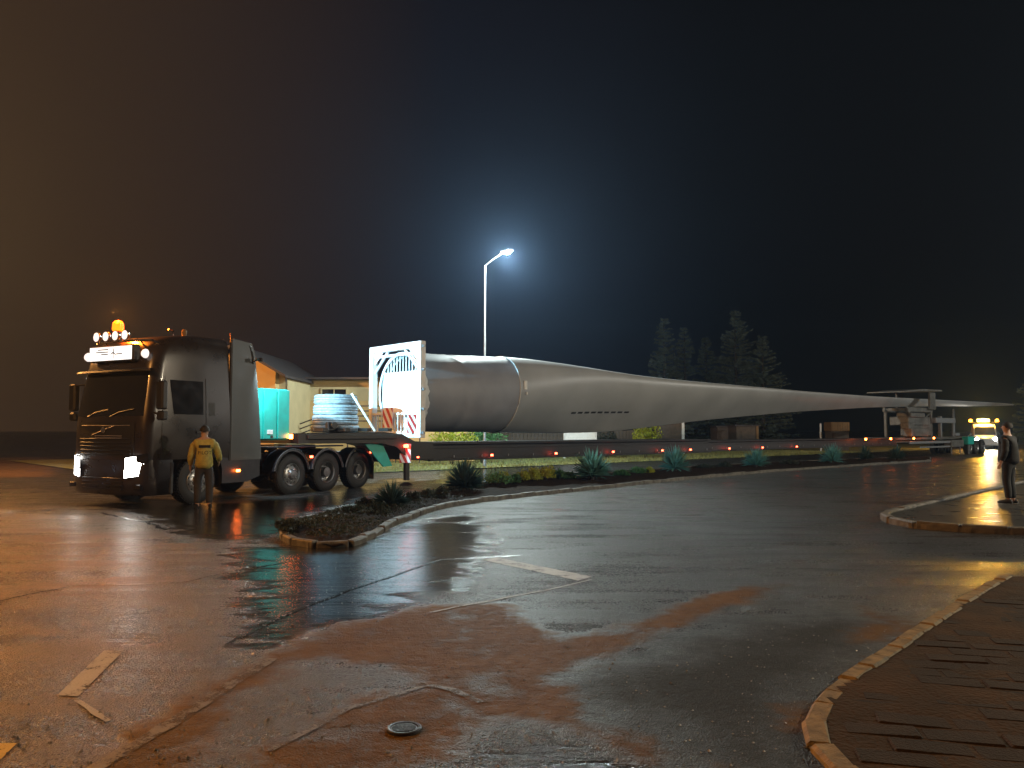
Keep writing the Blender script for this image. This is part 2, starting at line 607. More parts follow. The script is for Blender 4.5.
    l.new(ra, b.inputs['Roughness'])
    l.new(mixf(mud, mixf(wet, mixf(damp, .36, .14), .55), .08), b.inputs['Specular IOR Level'])
    h1 = mth('MULTIPLY', vor.outputs['Distance'], mixf(wet, .011, .0008))
    nb = noise(45, 5, .65)
    h2 = mth('MULTIPLY', nb, mixf(wet, .0065, .0010))
    h3 = mth('MULTIPLY', n_str, mixf(wet, .05, .022))
    h4 = mth('MULTIPLY', mth('MULTIPLY', n_fine, mud), .035)
    grit = noise(13, 5, .75)
    h5 = mth('MULTIPLY', grit, mixf(wet, .036, .002))
    hh = mth('ADD', mth('ADD', mth('ADD', h1, h2), mth('ADD', h3, h4)), h5)
    bp = n.new('ShaderNodeBump'); bp.inputs['Strength'].default_value = .85; bp.inputs['Distance'].default_value = 1.0
    l.new(hh, bp.inputs['Height'])
    l.new(bp.outputs[0], b.inputs['Normal'])
    return m


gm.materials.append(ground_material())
ground = bpy.data.objects.new('ground', gm)
C.objects.link(ground)
tag(ground, kind='structure')


# --- worn paint, tar seams, concrete edging : thin sheets over the asphalt
def paint_material(name, col, wear=.45, soft=.06):
    # thin worn layer: the road below shows through where it is gone
    m = bpy.data.materials.new(name); m.use_nodes = True
    n, l = m.node_tree.nodes, m.node_tree.links
    b = n['Principled BSDF']; b.inputs['Roughness'].default_value = .5; b.inputs['Specular IOR Level'].default_value = .3
    pos = n.new('ShaderNodeNewGeometry').outputs['Position']

    def nz(sc, dt):
        t = n.new('ShaderNodeTexNoise'); t.inputs['Scale'].default_value = sc; t.inputs['Detail'].default_value = dt
        t.inputs['Roughness'].default_value = .7; l.new(pos, t.inputs['Vector']); return t.outputs['Fac']
    big, fine = nz(5, 6), nz(55, 4)
    ad = n.new('ShaderNodeMath'); ad.operation = 'MULTIPLY_ADD'; ad.inputs[1].default_value = .55
    l.new(fine, ad.inputs[0]); l.new(big, ad.inputs[2])
    mr = n.new('ShaderNodeMapRange'); mr.inputs['From Min'].default_value = wear + .27 - soft; mr.inputs['From Max'].default_value = wear + .27 + soft
    l.new(ad.outputs[0], mr.inputs['Value'])
    mx = n.new('ShaderNodeMix'); mx.data_type = 'RGBA'; l.new(big, mx.inputs['Factor'])
    mx.inputs['A'].default_value = (*tuple(c * .55 for c in col), 1); mx.inputs['B'].default_value = (*col, 1)
    l.new(mx.outputs['Result'], b.inputs['Base Color'])
    bp = n.new('ShaderNodeBump'); bp.inputs['Strength'].default_value = .5; bp.inputs['Distance'].default_value = .02
    l.new(fine, bp.inputs['Height']); l.new(bp.outputs[0], b.inputs['Normal'])
    tr_ = n.new('ShaderNodeBsdfTransparent'); ms = n.new('ShaderNodeMixShader')
    l.new(mr.outputs[0], ms.inputs[0]); l.new(tr_.outputs[0], ms.inputs[1]); l.new(b.outputs[0], ms.inputs[2])
    l.new(ms.outputs[0], n['Material Output'].inputs['Surface'])
    return m


M['paint_w'] = paint_material('worn_white_marking', (.46, .45, .42), .40)
M['paint_y'] = paint_material('worn_yellow_marking', (.60, .38, .05), .36)
M['tar'] = pmat('tar_seam', (.008, .008, .008), .25, 0, .3, 20, .2, 60)
M['flush'] = paint_material('flush_concrete', (.20, .165, .12), .47, .10)


def sheet(name, pxpoly, mat, z=.005, kind='structure'):
    b = MB(); P = [gp(u, v) for u, v in pxpoly]
    b.add([(p.x, p.y, z) for p in P], [tuple(range(len(P)))])
    o = b.build(name, mat, smooth=False, fix=False)
    if o.data.polygons[0].normal.z < 0: o.data.flip_normals()
    return tag(o, kind=kind)


def strip(name, pts, w, mat, z=.004, jit=.0, sub=12):
    P = [gp(u, v) for u, v in pts]
    Q = []
    for i in range(len(P) - 1):
        for k in range(sub):
            Q.append(P[i].lerp(P[i + 1], k / sub))
    Q.append(P[-1])
    a, b_ = [], []
    for i, p in enumerate(Q):
        d = (Q[min(i + 1, len(Q) - 1)] - Q[max(i - 1, 0)]).normalized()
        nn = Vector((-d.y, d.x, 0))
        j = mnoise.noise(p * 2.3) * jit
        w1 = w * (.65 + .6 * abs(mnoise.noise(p * 5.1 + Vector((3, 1, 0))))) if jit else w
        a.append(Vector((p.x, p.y, z)) + nn * (j + w1 / 2)); b_.append(Vector((p.x, p.y, z)) + nn * (j - w1 / 2))
    b = MB(); b.grid([b_, a])
    o = b.build(name, mat, smooth=False, fix=False)
    if o.data.polygons[0].normal.z < 0: o.data.flip_normals()
    return tag(o, kind='structure')


sheet('road_marking', [(57, 696), (104, 651), (123, 652), (78, 697)], 'paint_w')
sheet('road_marking', [(0, 770), (0, 744), (17, 744), (-3, 764)], 'paint_y')
sheet('road_marking', [(482, 560), (497, 558), (592, 577), (578, 581)], 'paint_w')
strip('road_marking', [(430, 613), (500, 599), (560, 588), (592, 580)], .045, 'paint_w', .006, .03)
strip('road_marking', [(76, 701), (92, 711), (108, 722)], .05, 'paint_w', .005, .02)
strip('tar_seam', [(-20, 607), (40, 592), (80, 585), (180, 583), (235, 571), (300, 560)], .035, 'tar', .004, .05)
strip('tar_seam', [(225, 645), (290, 613), (350, 590), (440, 560), (520, 556)], .05, 'tar', .0045, .03)
strip('tar_seam', [(100, 513), (145, 522), (165, 530)], .10, 'tar', .004, .10)
strip('tar_seam', [(600, 575), (760, 568), (900, 571), (1030, 570)], .03, 'tar', .004, .05)
strip('flush_edging', [(268, 752), (352, 708), (428, 686)], .06, 'flush', .006, .022)
strip('flush_edging', [(428, 686), (452, 690), (482, 703)], .07, 'flush', .0065, .012)
strip('flush_edging', [(90, 772), (180, 718), (232, 684), (272, 659)], .12, 'flush', .006, .02)

# far road behind the trailer and the grass strip beyond
def quad_sheet(name, pts, z, mat, kind='structure', n=1):
    b = MB(); b.add([(p[0], p[1], z) for p in pts], [tuple(range(len(pts)))])
    o = b.build(name, mat, smooth=False, fix=False)
    if o.data.polygons[0].normal.z < 0: o.data.flip_normals()
    return tag(o, kind=kind)


M['turf'] = pmat('turf_soil', (.17, .18, .08), .9, 0, .5, 1.5, .8, 25)
quad_sheet('grass_verge', [along(-5, 6.0), along(90, 5.2), along(90, 30), along(-5, 30)], .03, 'turf')


def kerb_line(name, pts, length, w, h, mat, z0=0.0, gap=.012, jit=.012, label=None):
    """kerb of separate stones laid along a line of ground points"""
    seg, tot = [], 0
    for i in range(len(pts) - 1):
        d = (pts[i + 1] - pts[i]).length; seg.append((tot, d)); tot += d

    def pos(s):
        s = max(0, min(tot - 1e-4, s))
        for i, (a, d) in enumerate(seg):
            if s <= a + d: return pts[i].lerp(pts[i + 1], (s - a) / d)
        return pts[-1]
    bed = MB()
    Q = [pos(tot * k / 60) for k in range(61)]
    L_, R_ = [], []
    for i, p in enumerate(Q):
        d = (Q[min(i + 1, 60)] - Q[max(i - 1, 0)]).normalized(); nn = Vector((-d.y, d.x, 0))
        zb_ = z0 + h - .06
        L_.append(p + nn * w * .42 + Vector((0, 0, zb_))); R_.append(p - nn * w * .42 + Vector((0, 0, zb_)))
    bed.grid([[p - Vector((0, 0, h)) for p in L_], L_, R_, [p - Vector((0, 0, h)) for p in R_]])
    root = bed.build(name, 'kerbd', smooth=False)
    tag(root, label, kind='structure')
    s = 0.0; variants = []
    for k in range(4):
        b = MB(); b.box((0, 0, 0), (1, w, h), .02)
        vv = []
        for p in b.v:
            q = mnoise.noise(p * 7 + Vector((k * 5, 0, 0)))
            vv.append(Vector((p.x, p.y + q * .008, p.z + q * .006)))
        b.v = vv
        o = b.build('kerb_stone', mat, smooth=False)
        C.objects.unlink(o); variants.append(o.data); bpy.data.objects.remove(o)
    while s < tot - length * .3:
        ln = length * random.uniform(.85, 1.15)
        ln = min(ln, tot - s)
        a, b_ = pos(s), pos(s + ln)
        o = bpy.data.objects.new('kerb_stone', random.choice(variants)); C.objects.link(o)
        o.parent = root
        d = b_ - a
        o.scale = (max(.02, d.length - gap), 1, 1)
        o.location = (a + b_) / 2 + Vector((random.uniform(-jit, jit) * .5, random.uniform(-jit, jit) * .5, z0 + h / 2 - .03 + random.uniform(-jit, jit) * .7))
        o.rotation_euler = (random.uniform(-.04, .04), random.uniform(-.02, .02), math.atan2(d.y, d.x) + random.uniform(-.02, .02))
        s += ln
    return root


def smooth_px(pts, z=0.0, n=8):
    P = [gp(u, v, z) for u, v in pts]
    for p in P: p.z = 0
    out = []
    for i in range(len(P) - 1):
        p0, p1, p2, p3 = P[max(i - 1, 0)], P[i], P[i + 1], P[min(i + 2, len(P) - 1)]
        for k in range(n):
            t = k / n
            out.append(.5 * ((2 * p1) + (p2 - p0) * t + (2 * p0 - 5 * p1 + 4 * p2 - p3) * t * t + (3 * p1 - p0 - 3 * p2 + p3) * t ** 3))
    out.append(P[-1])
    return out


# kerb, bottom right
k1 = smooth_px([(1006, 575), (985, 587), (962, 601), (935, 619), (905, 638), (880, 655), (852, 673), (832, 690), (820, 708), (816, 722), (819, 738), (834, 756), (866, 785)], .045)
kerb_line('kerb', k1, .32, .135, .13, 'kerb', -.055, .015, .020)
# kerb of the far right pavement
k2 = smooth_px([(1060, 529), (1020, 528), (985, 527), (950, 525), (920, 523), (896, 519), (885, 515), (889, 511), (915, 505), (950, 497), (985, 489), (1040, 478)], .10)
kerb_line('kerb', k2, .75, .15, .15, 'kerbd', 0, .02, .014)
M['slab'] = pmat('pavement_wet', (.055, .052, .046), .30, 0, .5, 2.5, .35, 30)
quad_sheet('pavement', [(p.x, p.y) for p in k2], .075, 'slab')
# flower bed island: kerb and soil
ISL_N = 24
isl_front = smooth_px([(283, 531), (288, 537), (305, 541), (342, 542), (370, 533), (400, 518), (450, 503), (530, 493), (620, 484), (700, 476), (800, 468), (880, 463), (930, 460)], .08, ISL_N)
isl_back = smooth_px([(283, 531), (293, 525), (318, 517), (348, 508), (385, 500), (430, 492), (495, 482), (560, 476), (620, 472), (700, 466), (800, 461), (880, 458), (930, 457)], .08, ISL_N)
kerb_line('kerb', isl_front, .55, .13, .17, 'kerbd', -.04, .02, .022)
kerb_line('kerb', isl_back, .9, .13, .15, 'kerbd', -.03, .02, .014)
sb = MB()
rows = []
for i in range(len(isl_front)):
    a, b_ = isl_front[i], isl_back[i]
    row = []
    for k in range(33):
        p = a.lerp(b_, k / 32)
        row.append(Vector((p.x, p.y, .05 + .10 * math.sin(math.pi * k / 32) + .05 * mnoise.noise(p * 2.2) + .035 * mnoise.noise(p * 7.5))))
    rows.append(row)
sb.grid(rows)
soil = sb.build('flower_bed', 'soil', fix=False)
tag(soil, kind='structure')
if soil.data.polygons[40].normal.z < 0: soil.data.flip_normals()

# pavers inside the bottom right kerb
pav_poly = [(p.x, p.y) for p in k1 if p.y > 3.3] + [(9.0, 3.3), (9.0, 9.2)]
pb = MB(); rows = []
px0, px1, py0, py1 = 1.2, 9.0, 3.2, 9.3
gxs = np.linspace(px0, px1, 110); gys = np.linspace(py0, py1, 90)
PX, PY = np.meshgrid(gxs, gys); ins = sd_poly(PX, PY, pav_poly) > -.02
vid = {}
for i in range(90):
    for j in range(110):
        if ins[i, j]:
            q = Vector((gxs[j], gys[i], 0)); vid[(i, j)] = len(pb.v)
            pb.v.append(Vector((q.x, q.y, .033 + .011 * mnoise.noise(q * 1.1) + .006 * mnoise.noise(q * 4.3))))
for i in range(89):
    for j in range(109):
        k4 = [(i, j), (i, j + 1), (i + 1, j + 1), (i + 1, j)]
        if all(k in vid for k in k4): pb.f.append(tuple(vid[k] for k in k4))
M['mudfill'] = pmat('pavement_mud', (.034, .024, .013), .85, 0, .5, 2.2, .9, 30, spec=.1, col2=(.080, .044, .016))
pav = pb.build('pavement', 'mudfill', fix=False); tag(pav, kind='structure')
M['paver'] = pmat('paver_dirty', (.028, .023, .016), .8, 0, .2, 2.5, .6, 60, col2=(.052, .031, .014), world=True, spec=.15)
pv = []
for k in range(4):
    b = MB(); b.box((0, 0, 0), (.385, .185, .05), .012); o = b.build('paver', 'paver', smooth=False)
    pv.append(o.data); bpy.data.objects.remove(o)
ang = R(-14); ca, sa = math.cos(ang), math.sin(ang)
cells = []
for r_ in range(-40, 60):
    for c_ in range(-30, 40):
        lx, ly = c_ * .4 + (.2 if r_ % 2 else 0), r_ * .2
        x, y = 4 + lx * ca - ly * sa, 5 + lx * sa + ly * ca
        cells.append((x, y))
cx_, cy_ = np.array([c_[0] for c_ in cells]), np.array([c_[1] for c_ in cells])
ok = sd_poly(cx_, cy_, pav_poly) > .17
vis = (np.abs(cx_ / np.maximum(cy_, .1)) < .69) & (cy_ > 3.4)
npv = 0
for (x, y), o1, o2 in zip(cells, ok, vis):
    if o1 and o2 and npv < 300:
        o = bpy.data.objects.new('paver', random.choice(pv)); C.objects.link(o); o.parent = pav
        o.location = (x, y, .0095 + random.uniform(-.005, .005)); o.rotation_euler = (random.uniform(-.02, .02), random.uniform(-.02, .02), ang + random.uniform(-.02, .02))
        npv += 1

# drain cover in the mud
p = gp(404, 730)
t = thing('drain_cover', 'small round iron utility cover set in brown mud', 'drain cover', (p.x, p.y, 0))
b = MB(); b.lathe([(.098, 0), (.098, .014), (.090, .018), (.078, .016), (.078, .006)], (0, 0, 0), 'Z', 32); b.build('rim', 'iron', t)
b = MB(); b.lathe([(.074, .0), (.074, .012), (.0, .012)], (0, 0, 0), 'Z', 32)
for k in range(-3, 4):
    w_ = math.sqrt(max(.0, .066 ** 2 - (k * .018) ** 2)) * 2
    b.box((0, k * .018, .0145), (w_, .008, .005), .001)
b.build('lid', 'iron', t)


# loose stones on the mud and along the kerbs (nobody could count them)
gb = MB()
for k in range(1500):
    v = random.uniform(560, 768); u = random.uniform(0, 1024)
    p = gp(u, v); r_ = random.uniform(.003, .009) * (1.5 if random.random() < .08 else 1)
    pts = []
    for q in range(6):
        d_ = [Vector((1, 0, 0)), Vector((0, 1, 0)), Vector((-1, 0, 0)), Vector((0, -1, 0)), Vector((0, 0, .8)), Vector((0, 0, -.5))][q]
        pts.append(p + d_ * r_ * random.uniform(.7, 1.3) + Vector((0, 0, r_ * .4)))
    gb.add(pts, [(0, 1, 4), (1, 2, 4), (2, 3, 4), (3, 0, 4), (1, 0, 5), (2, 1, 5), (3, 2, 5), (0, 3, 5)])
M['grit'] = pmat('grit_stone', (.16, .14, .11), .4, 0, .6, 3)
tag(gb.build('gravel', 'grit', smooth=False, fix=False), 'small pale loose stones scattered over wet asphalt and mud', 'gravel', kind='stuff')

# grass blades on the verge
gb = MB()
for k in range(26000):
    s_ = random.uniform(-3, 46); off = 5.7 + random.random() ** 1.3 * 14
    p = along(s_, off, .03)
    h = random.uniform(.05, .14); a = random.uniform(0, math.pi); w_ = .02
    dx, dy = math.cos(a) * w_, math.sin(a) * w_
    tx, ty = random.uniform(-.06, .06), random.uniform(-.06, .06)
    gb.add([(p.x - dx, p.y - dy, .03), (p.x + dx, p.y + dy, .03), (p.x + tx, p.y + ty, .03 + h)], [(0, 1, 2)])
M['grassb'] = pmat('grass_blade', (.34, .36, .13), .7, 0, .5, .8, leaf=.4)
tag(gb.build('grass', 'grassb', smooth=False, fix=False), 'short lit grass on the verge behind the trailer', 'grass', kind='stuff')

# ================================================================== TRACTOR
tr = thing('tractor_unit', 'dark heavy haulage truck tractor with amber roof beacon and lit headlights', 'truck', TR_LOC, TR_ROT)

ZL = [(1.02, -.02, 1.22, .20), (1.2, 0, 1.24, .22), (1.6, 0, 1.25, .24), (1.88, -.01, 1.25, .25), (2.1, -.04, 1.24, .26), (2.5, -.10, 1.22, .28),
      (2.9, -.16, 1.20, .30), (3.1, -.19, 1.19, .31), (3.3, -.23, 1.18, .32), (3.5, -.32, 1.16, .33), (3.65, -.46, 1.13, .34), (3.77, -.72, 1.08, .36), (3.84, -1.15, .98, .38)]


def cab_par(z):
    if z <= ZL[0][0]: return ZL[0][1:]
    for a, b_ in zip(ZL, ZL[1:]):
        if z <= b_[0]:
            t_ = (z - a[0]) / (b_[0] - a[0])
            return tuple(a[i] + (b_[i] - a[i]) * t_ for i in (1, 2, 3))
    return ZL[-1][1:]


CAB_BACK = -2.30


def cab_pt(z, a, off=0.0):
    xf, hw, r_ = cab_par(z)
    sg = 1 if a >= 0 else -1
    a = abs(a); Fh = hw - r_; arc = r_ * math.pi / 2
    if a <= Fh:
        x, y, nx_, ny_ = xf + .05 * (1 - (a / Fh) ** 2), a, 1, 0
    elif a <= Fh + arc:
        th = (a - Fh) / r_
        x, y, nx_, ny_ = xf - r_ + r_ * math.cos(th), Fh + r_ * math.sin(th), math.cos(th), math.sin(th)
    else:
        x, y, nx_, ny_ = max(CAB_BACK, xf - r_ - (a - Fh - arc)), hw, 0, 1
    return Vector((x + nx_ * off, sg * (y + ny_ * off), z))


def cab_amax(z):
    xf, hw, r_ = cab_par(z)
    return hw - r_ + r_ * math.pi / 2 + (xf - r_ - CAB_BACK)


def cab_a(z, x=None):      # arc position of side abscissa x
    xf, hw, r_ = cab_par(z)
    return hw - r_ + r_ * math.pi / 2 + (xf - r_ - x)


def cab_patch(z0, z1, fa0, fa1, off, nz=6, na=14, th=.02):
    b = MB(); rows = []
    for i in range(nz + 1):
        z = z0 + (z1 - z0) * i / nz
        rows.append([cab_pt(z, fa0(z) + (fa1(z) - fa0(z)) * j / na, off) for j in range(na + 1)])
    b.grid(rows)
    back = []
    for i in range(nz + 1):
        z = z0 + (z1 - z0) * i / nz
        back.append([cab_pt(z, fa0(z) + (fa1(z) - fa0(z)) * j / na, off - th) for j in range(na + 1)])
    b.grid([rows[0], back[0]]); b.grid([rows[-1], back[-1]])
    b.grid([[r_[0] for r_ in rows], [r_[0] for r_ in back]]); b.grid([[r_[-1] for r_ in rows], [r_[-1] for r_ in back]])
    return b


b = MB(); rows = []
for (z, *_q) in ZL:
    am = cab_amax(z); xf, hw, r_ = cab_par(z)
    K = []
    for sg in (-1, 1):
        pass
    aa = [-am, -am * .8, -(hw - r_ + r_ * 1.57), -(hw - r_ + r_ * 1.05), -(hw - r_ + r_ * .52), -(hw - r_), -(hw - r_) * .5, 0]
    aa = aa + [-q for q in aa[:-1]][::-1]
    rows.append([cab_pt(z, q) for q in aa])
b.grid(rows)
b.grid([[r_[0] for r_ in rows], [r_[-1] for r_ in rows]])
top = rows[-1]; b.add(top, [tuple(range(len(top)))])
bot = rows[0]; b.add(bot, [tuple(range(len(bot)))[::-1]])
cab = b.build('cab', 'paint', tr, angle=50)
ws = cab_patch(1.98, 2.92, lambda z: -(cab_par(z)[1] - .13), lambda z: cab_par(z)[1] - .13, .010).build('windshield', 'glass', tr)
for sg in (1, -1):
    nm = 'side_window'
    f0 = lambda z, sg=sg: sg * cab_a(z, -.72 + (2.0 - z) * -.12)
    f1 = lambda z, sg=sg: sg * cab_a(z, -1.52)
    cab_patch(2.02, 2.78, f0, f1, .008).build(nm, 'glass', tr)
    # door outline: raised trims
    b = MB()
    for x in (-.42, -1.60):
        b.tube([cab_pt(z, sg * cab_a(z, x if z < 2 else x - (.0 if x < -1 else .1 * (z - 2))), .002) for z in (1.15, 1.5, 1.9, 2.3, 2.7, 2.85)], .008, 5)
    b.each('door_seam', 'plastic', tr)
    b = MB(); b.box((-1.42, sg * 1.262, 1.62), (.2, .03, .05), .01); b.build('door_handle', 'plastic', tr)
    cab_patch(2.0, 2.3, lambda z, sg=sg: sg * cab_a(z, -1.85), lambda z, sg=sg: sg * cab_a(z, -1.68), .004, 3, 3).build('side_trim', 'plastic', tr)
    b = MB()        # mirror housing with arms
    b.box((-.20, sg * 1.50, 2.42), (.16, .22, .62), .05); b.box((-.22, sg * 1.50, 1.98), (.16, .22, .20), .05)
    mo = b.build('mirror', 'plastic', tr)
    b = MB(); b.tube([(-.36, sg * 1.22, 2.72), (-.22, sg * 1.42, 2.70)], .022); b.tube([(-.20, sg * 1.24, 2.05), (-.22, sg * 1.42, 2.0)], .022); b.each('mirror_arm', 'plastic', tr)
# wipers
b = MB()
for y0 in (-.65, .15):
    b.tube([cab_pt(1.96, y0, .03), cab_pt(2.06, y0 + .3, .035), cab_pt(2.12, y0 + .72, .03)], .012, 5)
b.each('wiper', 'plastic', tr)
# sun visor, front panel, grille and badge bars
vb = MB(); rr = []
for (z, o_) in ((3.02, .02), (2.98, .22), (2.94, .23), (2.96, .03)):
    rr.append([cab_pt(z, -1.12 + 2.24 * j / 14, o_) for j in range(15)])
vb.grid(rr + [rr[0]]); vb.build('sun_visor', 'plastic', tr)
cab_patch(1.10, 1.84, lambda z: -.93, lambda z: .93, .016, 4, 10).build('front_panel', 'plastic', tr)
for k, z in enumerate((1.16, 1.24, 1.32, 1.40, 1.48)):
    b = MB(); b.tube([cab_pt(z, -.85 + 1.7 * j / 8, .03) for j in range(9)], .014, 6); b.build('grille_slat', 'plastic', tr)
b = MB(); b.tube([cab_pt(1.77, -.82 + 1.64 * j / 8, .028) for j in range(9)], .011, 6); b.build('trim_bar', 'chrome', tr)
b = MB(); b.tube([cab_pt(1.56 + .20 * j / 8, -.42 + .74 * j / 8, .034) for j in range(9)], .012, 6); b.build('badge_bar', 'chrome', tr)
b = MB(); b.lathe([(.0, .02), (.062, .02), (.07, .01), (.07, -.01)], cab_pt(1.67, -.02, .03), 'X', 20); b.build('badge', 'chrome', tr)
b = MB()
for z in (1.545, 1.50):
    b.tube([cab_pt(z, -.30 + .90 * j / 6, .034) for j in range(7)], .013, 6)
b.each('trim_bar', 'chrome', tr)
# bumper (rounded, lower body) with air intakes, fog lamps and plate
b = MB(); rows = []
for (z, xf, hw, r_) in ((.26, -.06, 1.20, .22), (.32, .02, 1.235, .25), (.60, .05, 1.25, .26), (.90, .03, 1.25, .26), (1.02, .0, 1.24, .24)):
    Fh = hw - r_; row = []
    for j in range(21):
        s_ = -1 + 2 * j / 20
        if abs(s_) < .6:
            row.append(Vector((xf + .05 * (1 - (s_ / .6) ** 2), Fh * s_ / .6, z)))
        elif abs(s_) < .85:
            th = (abs(s_) - .6) / .25 * math.pi / 2
            row.append(Vector((xf - r_ + r_ * math.cos(th), math.copysign(Fh + r_ * math.sin(th), s_), z)))
        else:
            row.append(Vector((xf - r_ - (abs(s_) - .85) / .15 * (.72 - r_ + xf), math.copysign(hw, s_), z)))
    rows.append(row)
b.grid(rows); b.add(rows[-1], [tuple(range(21))]); b.add(rows[0], [tuple(range(21))[::-1]])
bump_ = b.build('bumper', 'paint', tr, angle=50)
b = MB()
for k in range(4): b.box((.085, 0, .40 + k * .075), (.05, 1.35, .03), .008)
b.each('air_intake', 'plastic', tr)
for sg in (1, -1):
    b = MB()          # headlight housing
    rows = []
    for z in (.62, .72, .84, .98, 1.10):
        row = []
        for j in range(7):
            tt = j / 6
            y = .74 + .46 * tt + (.04 if z > .9 else 0) * tt
            x = .085 - .02 * tt - .20 * tt ** 3 + .02
            row.append(Vector((x, sg * y, z + .07 * tt)))
        rows.append(row)
    b.grid(rows)
    hl = b.build('headlight', 'glass', tr, fix=True)
    b = MB()          # lit blades of the lamp: an L of light and two lenses
    def hp(tt, z, o_=.012): return Vector((.105 - .02 * tt - .20 * tt ** 3 + o_, sg * (.74 + .46 * tt), z + .07 * tt))
    for (z0, z1, t0, t1) in ((.84, 1.06, .10, .47), (.84, 1.06, .50, .92), (.64, .815, .06, .84)):
        b.grid([[hp(t0 + (t1 - t0) * j / 4, z) for j in range(5)] for z in (z0, z1)])
    gl = b.build('lit_lens', 'em_white', hl, fix=True)
    b = MB(); b.box((.03, sg * 1.10, .46), (.06, .20, .10), .02); b.build('fog_lamp', 'glass', tr)
    lamp('headlamp_beam', 'SPOT', 260, (1, .96, .88), hl, (.25, sg * .98, .88), .06, (1, sg * .03, -.05), R(80), .8)
# roof light box with a turbine mark and lines of lettering
c0 = cab_pt(3.34, 0, .0)
b = MB(); b.box((-0.130, 0, 3.36), (.20, 1.50, .36), .03); sg_box = b.build('roof_sign', 'plastic', tr)
b = MB(); b.box((-0.025, 0, 3.36), (.03, 1.42, .30), .01); pn = b.build('sign_panel', 'em_sign', sg_box)
b = MB()
hub = Vector((-0.006, .12, 3.38))
for a in (90, 210, 330):
    d_ = Vector((0, -math.cos(R(a)), math.sin(R(a)))); n_ = Vector((0, d_.z, -d_.y))
    b.add([hub + n_ * .016, hub + d_ * .06 + n_ * .02, hub + d_ * .13, hub - n_ * .010], [(0, 1, 2, 3)])
b.add([hub + Vector((0, .008, 0)), hub + Vector((0, -.008, 0)), hub + Vector((0, -.012, -.14)), hub + Vector((0, .012, -.14))], [(0, 1, 2, 3)])
for (y0, y1, z) in ((-.05, -.42, 3.44), (-.05, -.48, 3.385), (-.06, -.30, 3.335), (.22, .42, 3.33)):
    b.add([(-0.006, y0, z), (-0.006, y1, z), (-0.006, y1, z + .022), (-0.006, y0, z + .022)], [(0, 1, 2, 3)])
tag(b.build('sign_print', 'plastic', sg_box, smooth=False), kind='stuff')
for sg in (1, -1):
    b = MB(); b.lathe([(.0, .05), (.07, .045), (.10, .0), (.10, -.03), (.0, -.06)], (-0.150, sg * .98, 3.33), 'X', 16); b.build('roof_lamp', 'em_spot', tr)
# roof rack tube, four round spotlights, beacon
b = MB(); b.tube([(-0.480, -1.0, 3.58), (-0.350, -.95, 3.64), (-0.290, -.5, 3.66), (-0.290, .5, 3.66), (-0.350, .95, 3.64), (-0.480, 1.0, 3.58)], .028, 8)
b.tube([(-0.330, -.6, 3.64), (-0.450, -.6, 3.50)], .02); b.tube([(-0.330, .6, 3.64), (-0.450, .6, 3.50)], .02)
b.build('roof_bar', 'chrome', tr)
for k, y in enumerate((-.82, -.49, -.16, .17)):
    b = MB(); b.lathe([(.0, -.08), (.06, -.07), (.115, .0), (.12, .03), (.105, .04)], (-0.270, y, 3.79), 'X', 20); s_ = b.build('spotlight', 'chrome', tr)
    b = MB(); b.lathe([(.104, .036), (.06, .05), (.0, .055)], (-0.270, y, 3.79), 'X', 20); b.build('lens', 'em_spot', s_)
    b = MB(); b.cyl((-0.290, y, 3.68), (-0.290, y, 3.64), .02, n=8); b.build('bracket', 'plastic', s_)
b = MB(); b.cyl((-0.590, -.56, 3.64), (-0.590, -.56, 3.96), .06, n=16); bc = b.build('beacon', 'plastic', tr)
b = MB(); b.lathe([(.115, 0), (.125, .04), (.12, .17), (.07, .23), (.0, .245)], (-0.590, -.56, 3.96), 'Z', 20); b.build('beacon_dome', 'em_beacon', bc)
lamp('beacon_light', 'POINT', 300, (1, .22, .015), bc, (-0.590, -.56, 4.30), .07)
b = MB(); b.cyl((-1.35, .75, 3.80), (-1.35, .75, 3.88), .05, n=12); b.lathe([(.06, 0), (.06, .10), (.0, .13)], (-1.35, .75, 3.88), 'Z', 14); b.build('roof_beacon', 'boxwood', tr)
b = MB(); b.tube([(-1.25, .5, 3.82), (-1.25, .5, 3.98), (-1.12, .5, 4.0)], .022, 8); b.build('air_horn', 'chrome', tr)
for (x, z) in ((-.10, 2.98), (-.05, 2.86)):
    b = MB(); b.box((x - .28, -1.22, z), (.07, .05, .05), .01); b.build('marker_lamp', 'em_spot', tr)
# side fairings, rear edge slanted, with tie rods on top
for sg in (1, -1):
    b = MB()
    b.prism([(-2.34, .95), (-3.32, .95), (-3.20, 2.4), (-3.05, 3.55), (-2.95, 3.80), (-2.34, 3.86)], sg * 1.20, sg * 1.25)
    b.build('side_fairing', 'fairing', tr, smooth=False)
    b = MB(); b.box((-2.325, sg * 1.21, 2.4), (.045, .06, 2.9), .01); b.build('rubber_seal', 'plastic', tr)
    b = MB(); b.tube([(-2.33, sg * 1.20, 3.76), (-2.31, sg * 1.19, 3.98)], .015, 6); b.build('aerial', 'chrome', tr)
    b = MB(); b.tube([(-2.88, sg * 1.26, 3.74), (-2.97, sg * 1.27, 3.5), (-3.0, sg * 1.265, 3.3)], .014, 6); b.build('edge_rail', 'chrome', tr)
b = MB()
b.prism([(-1.2, 3.70), (-2.2, 3.80), (-2.3, 3.86), (-2.3, 3.7)], -1.0, 1.0); b.build('roof_deflector', 'paint', tr)
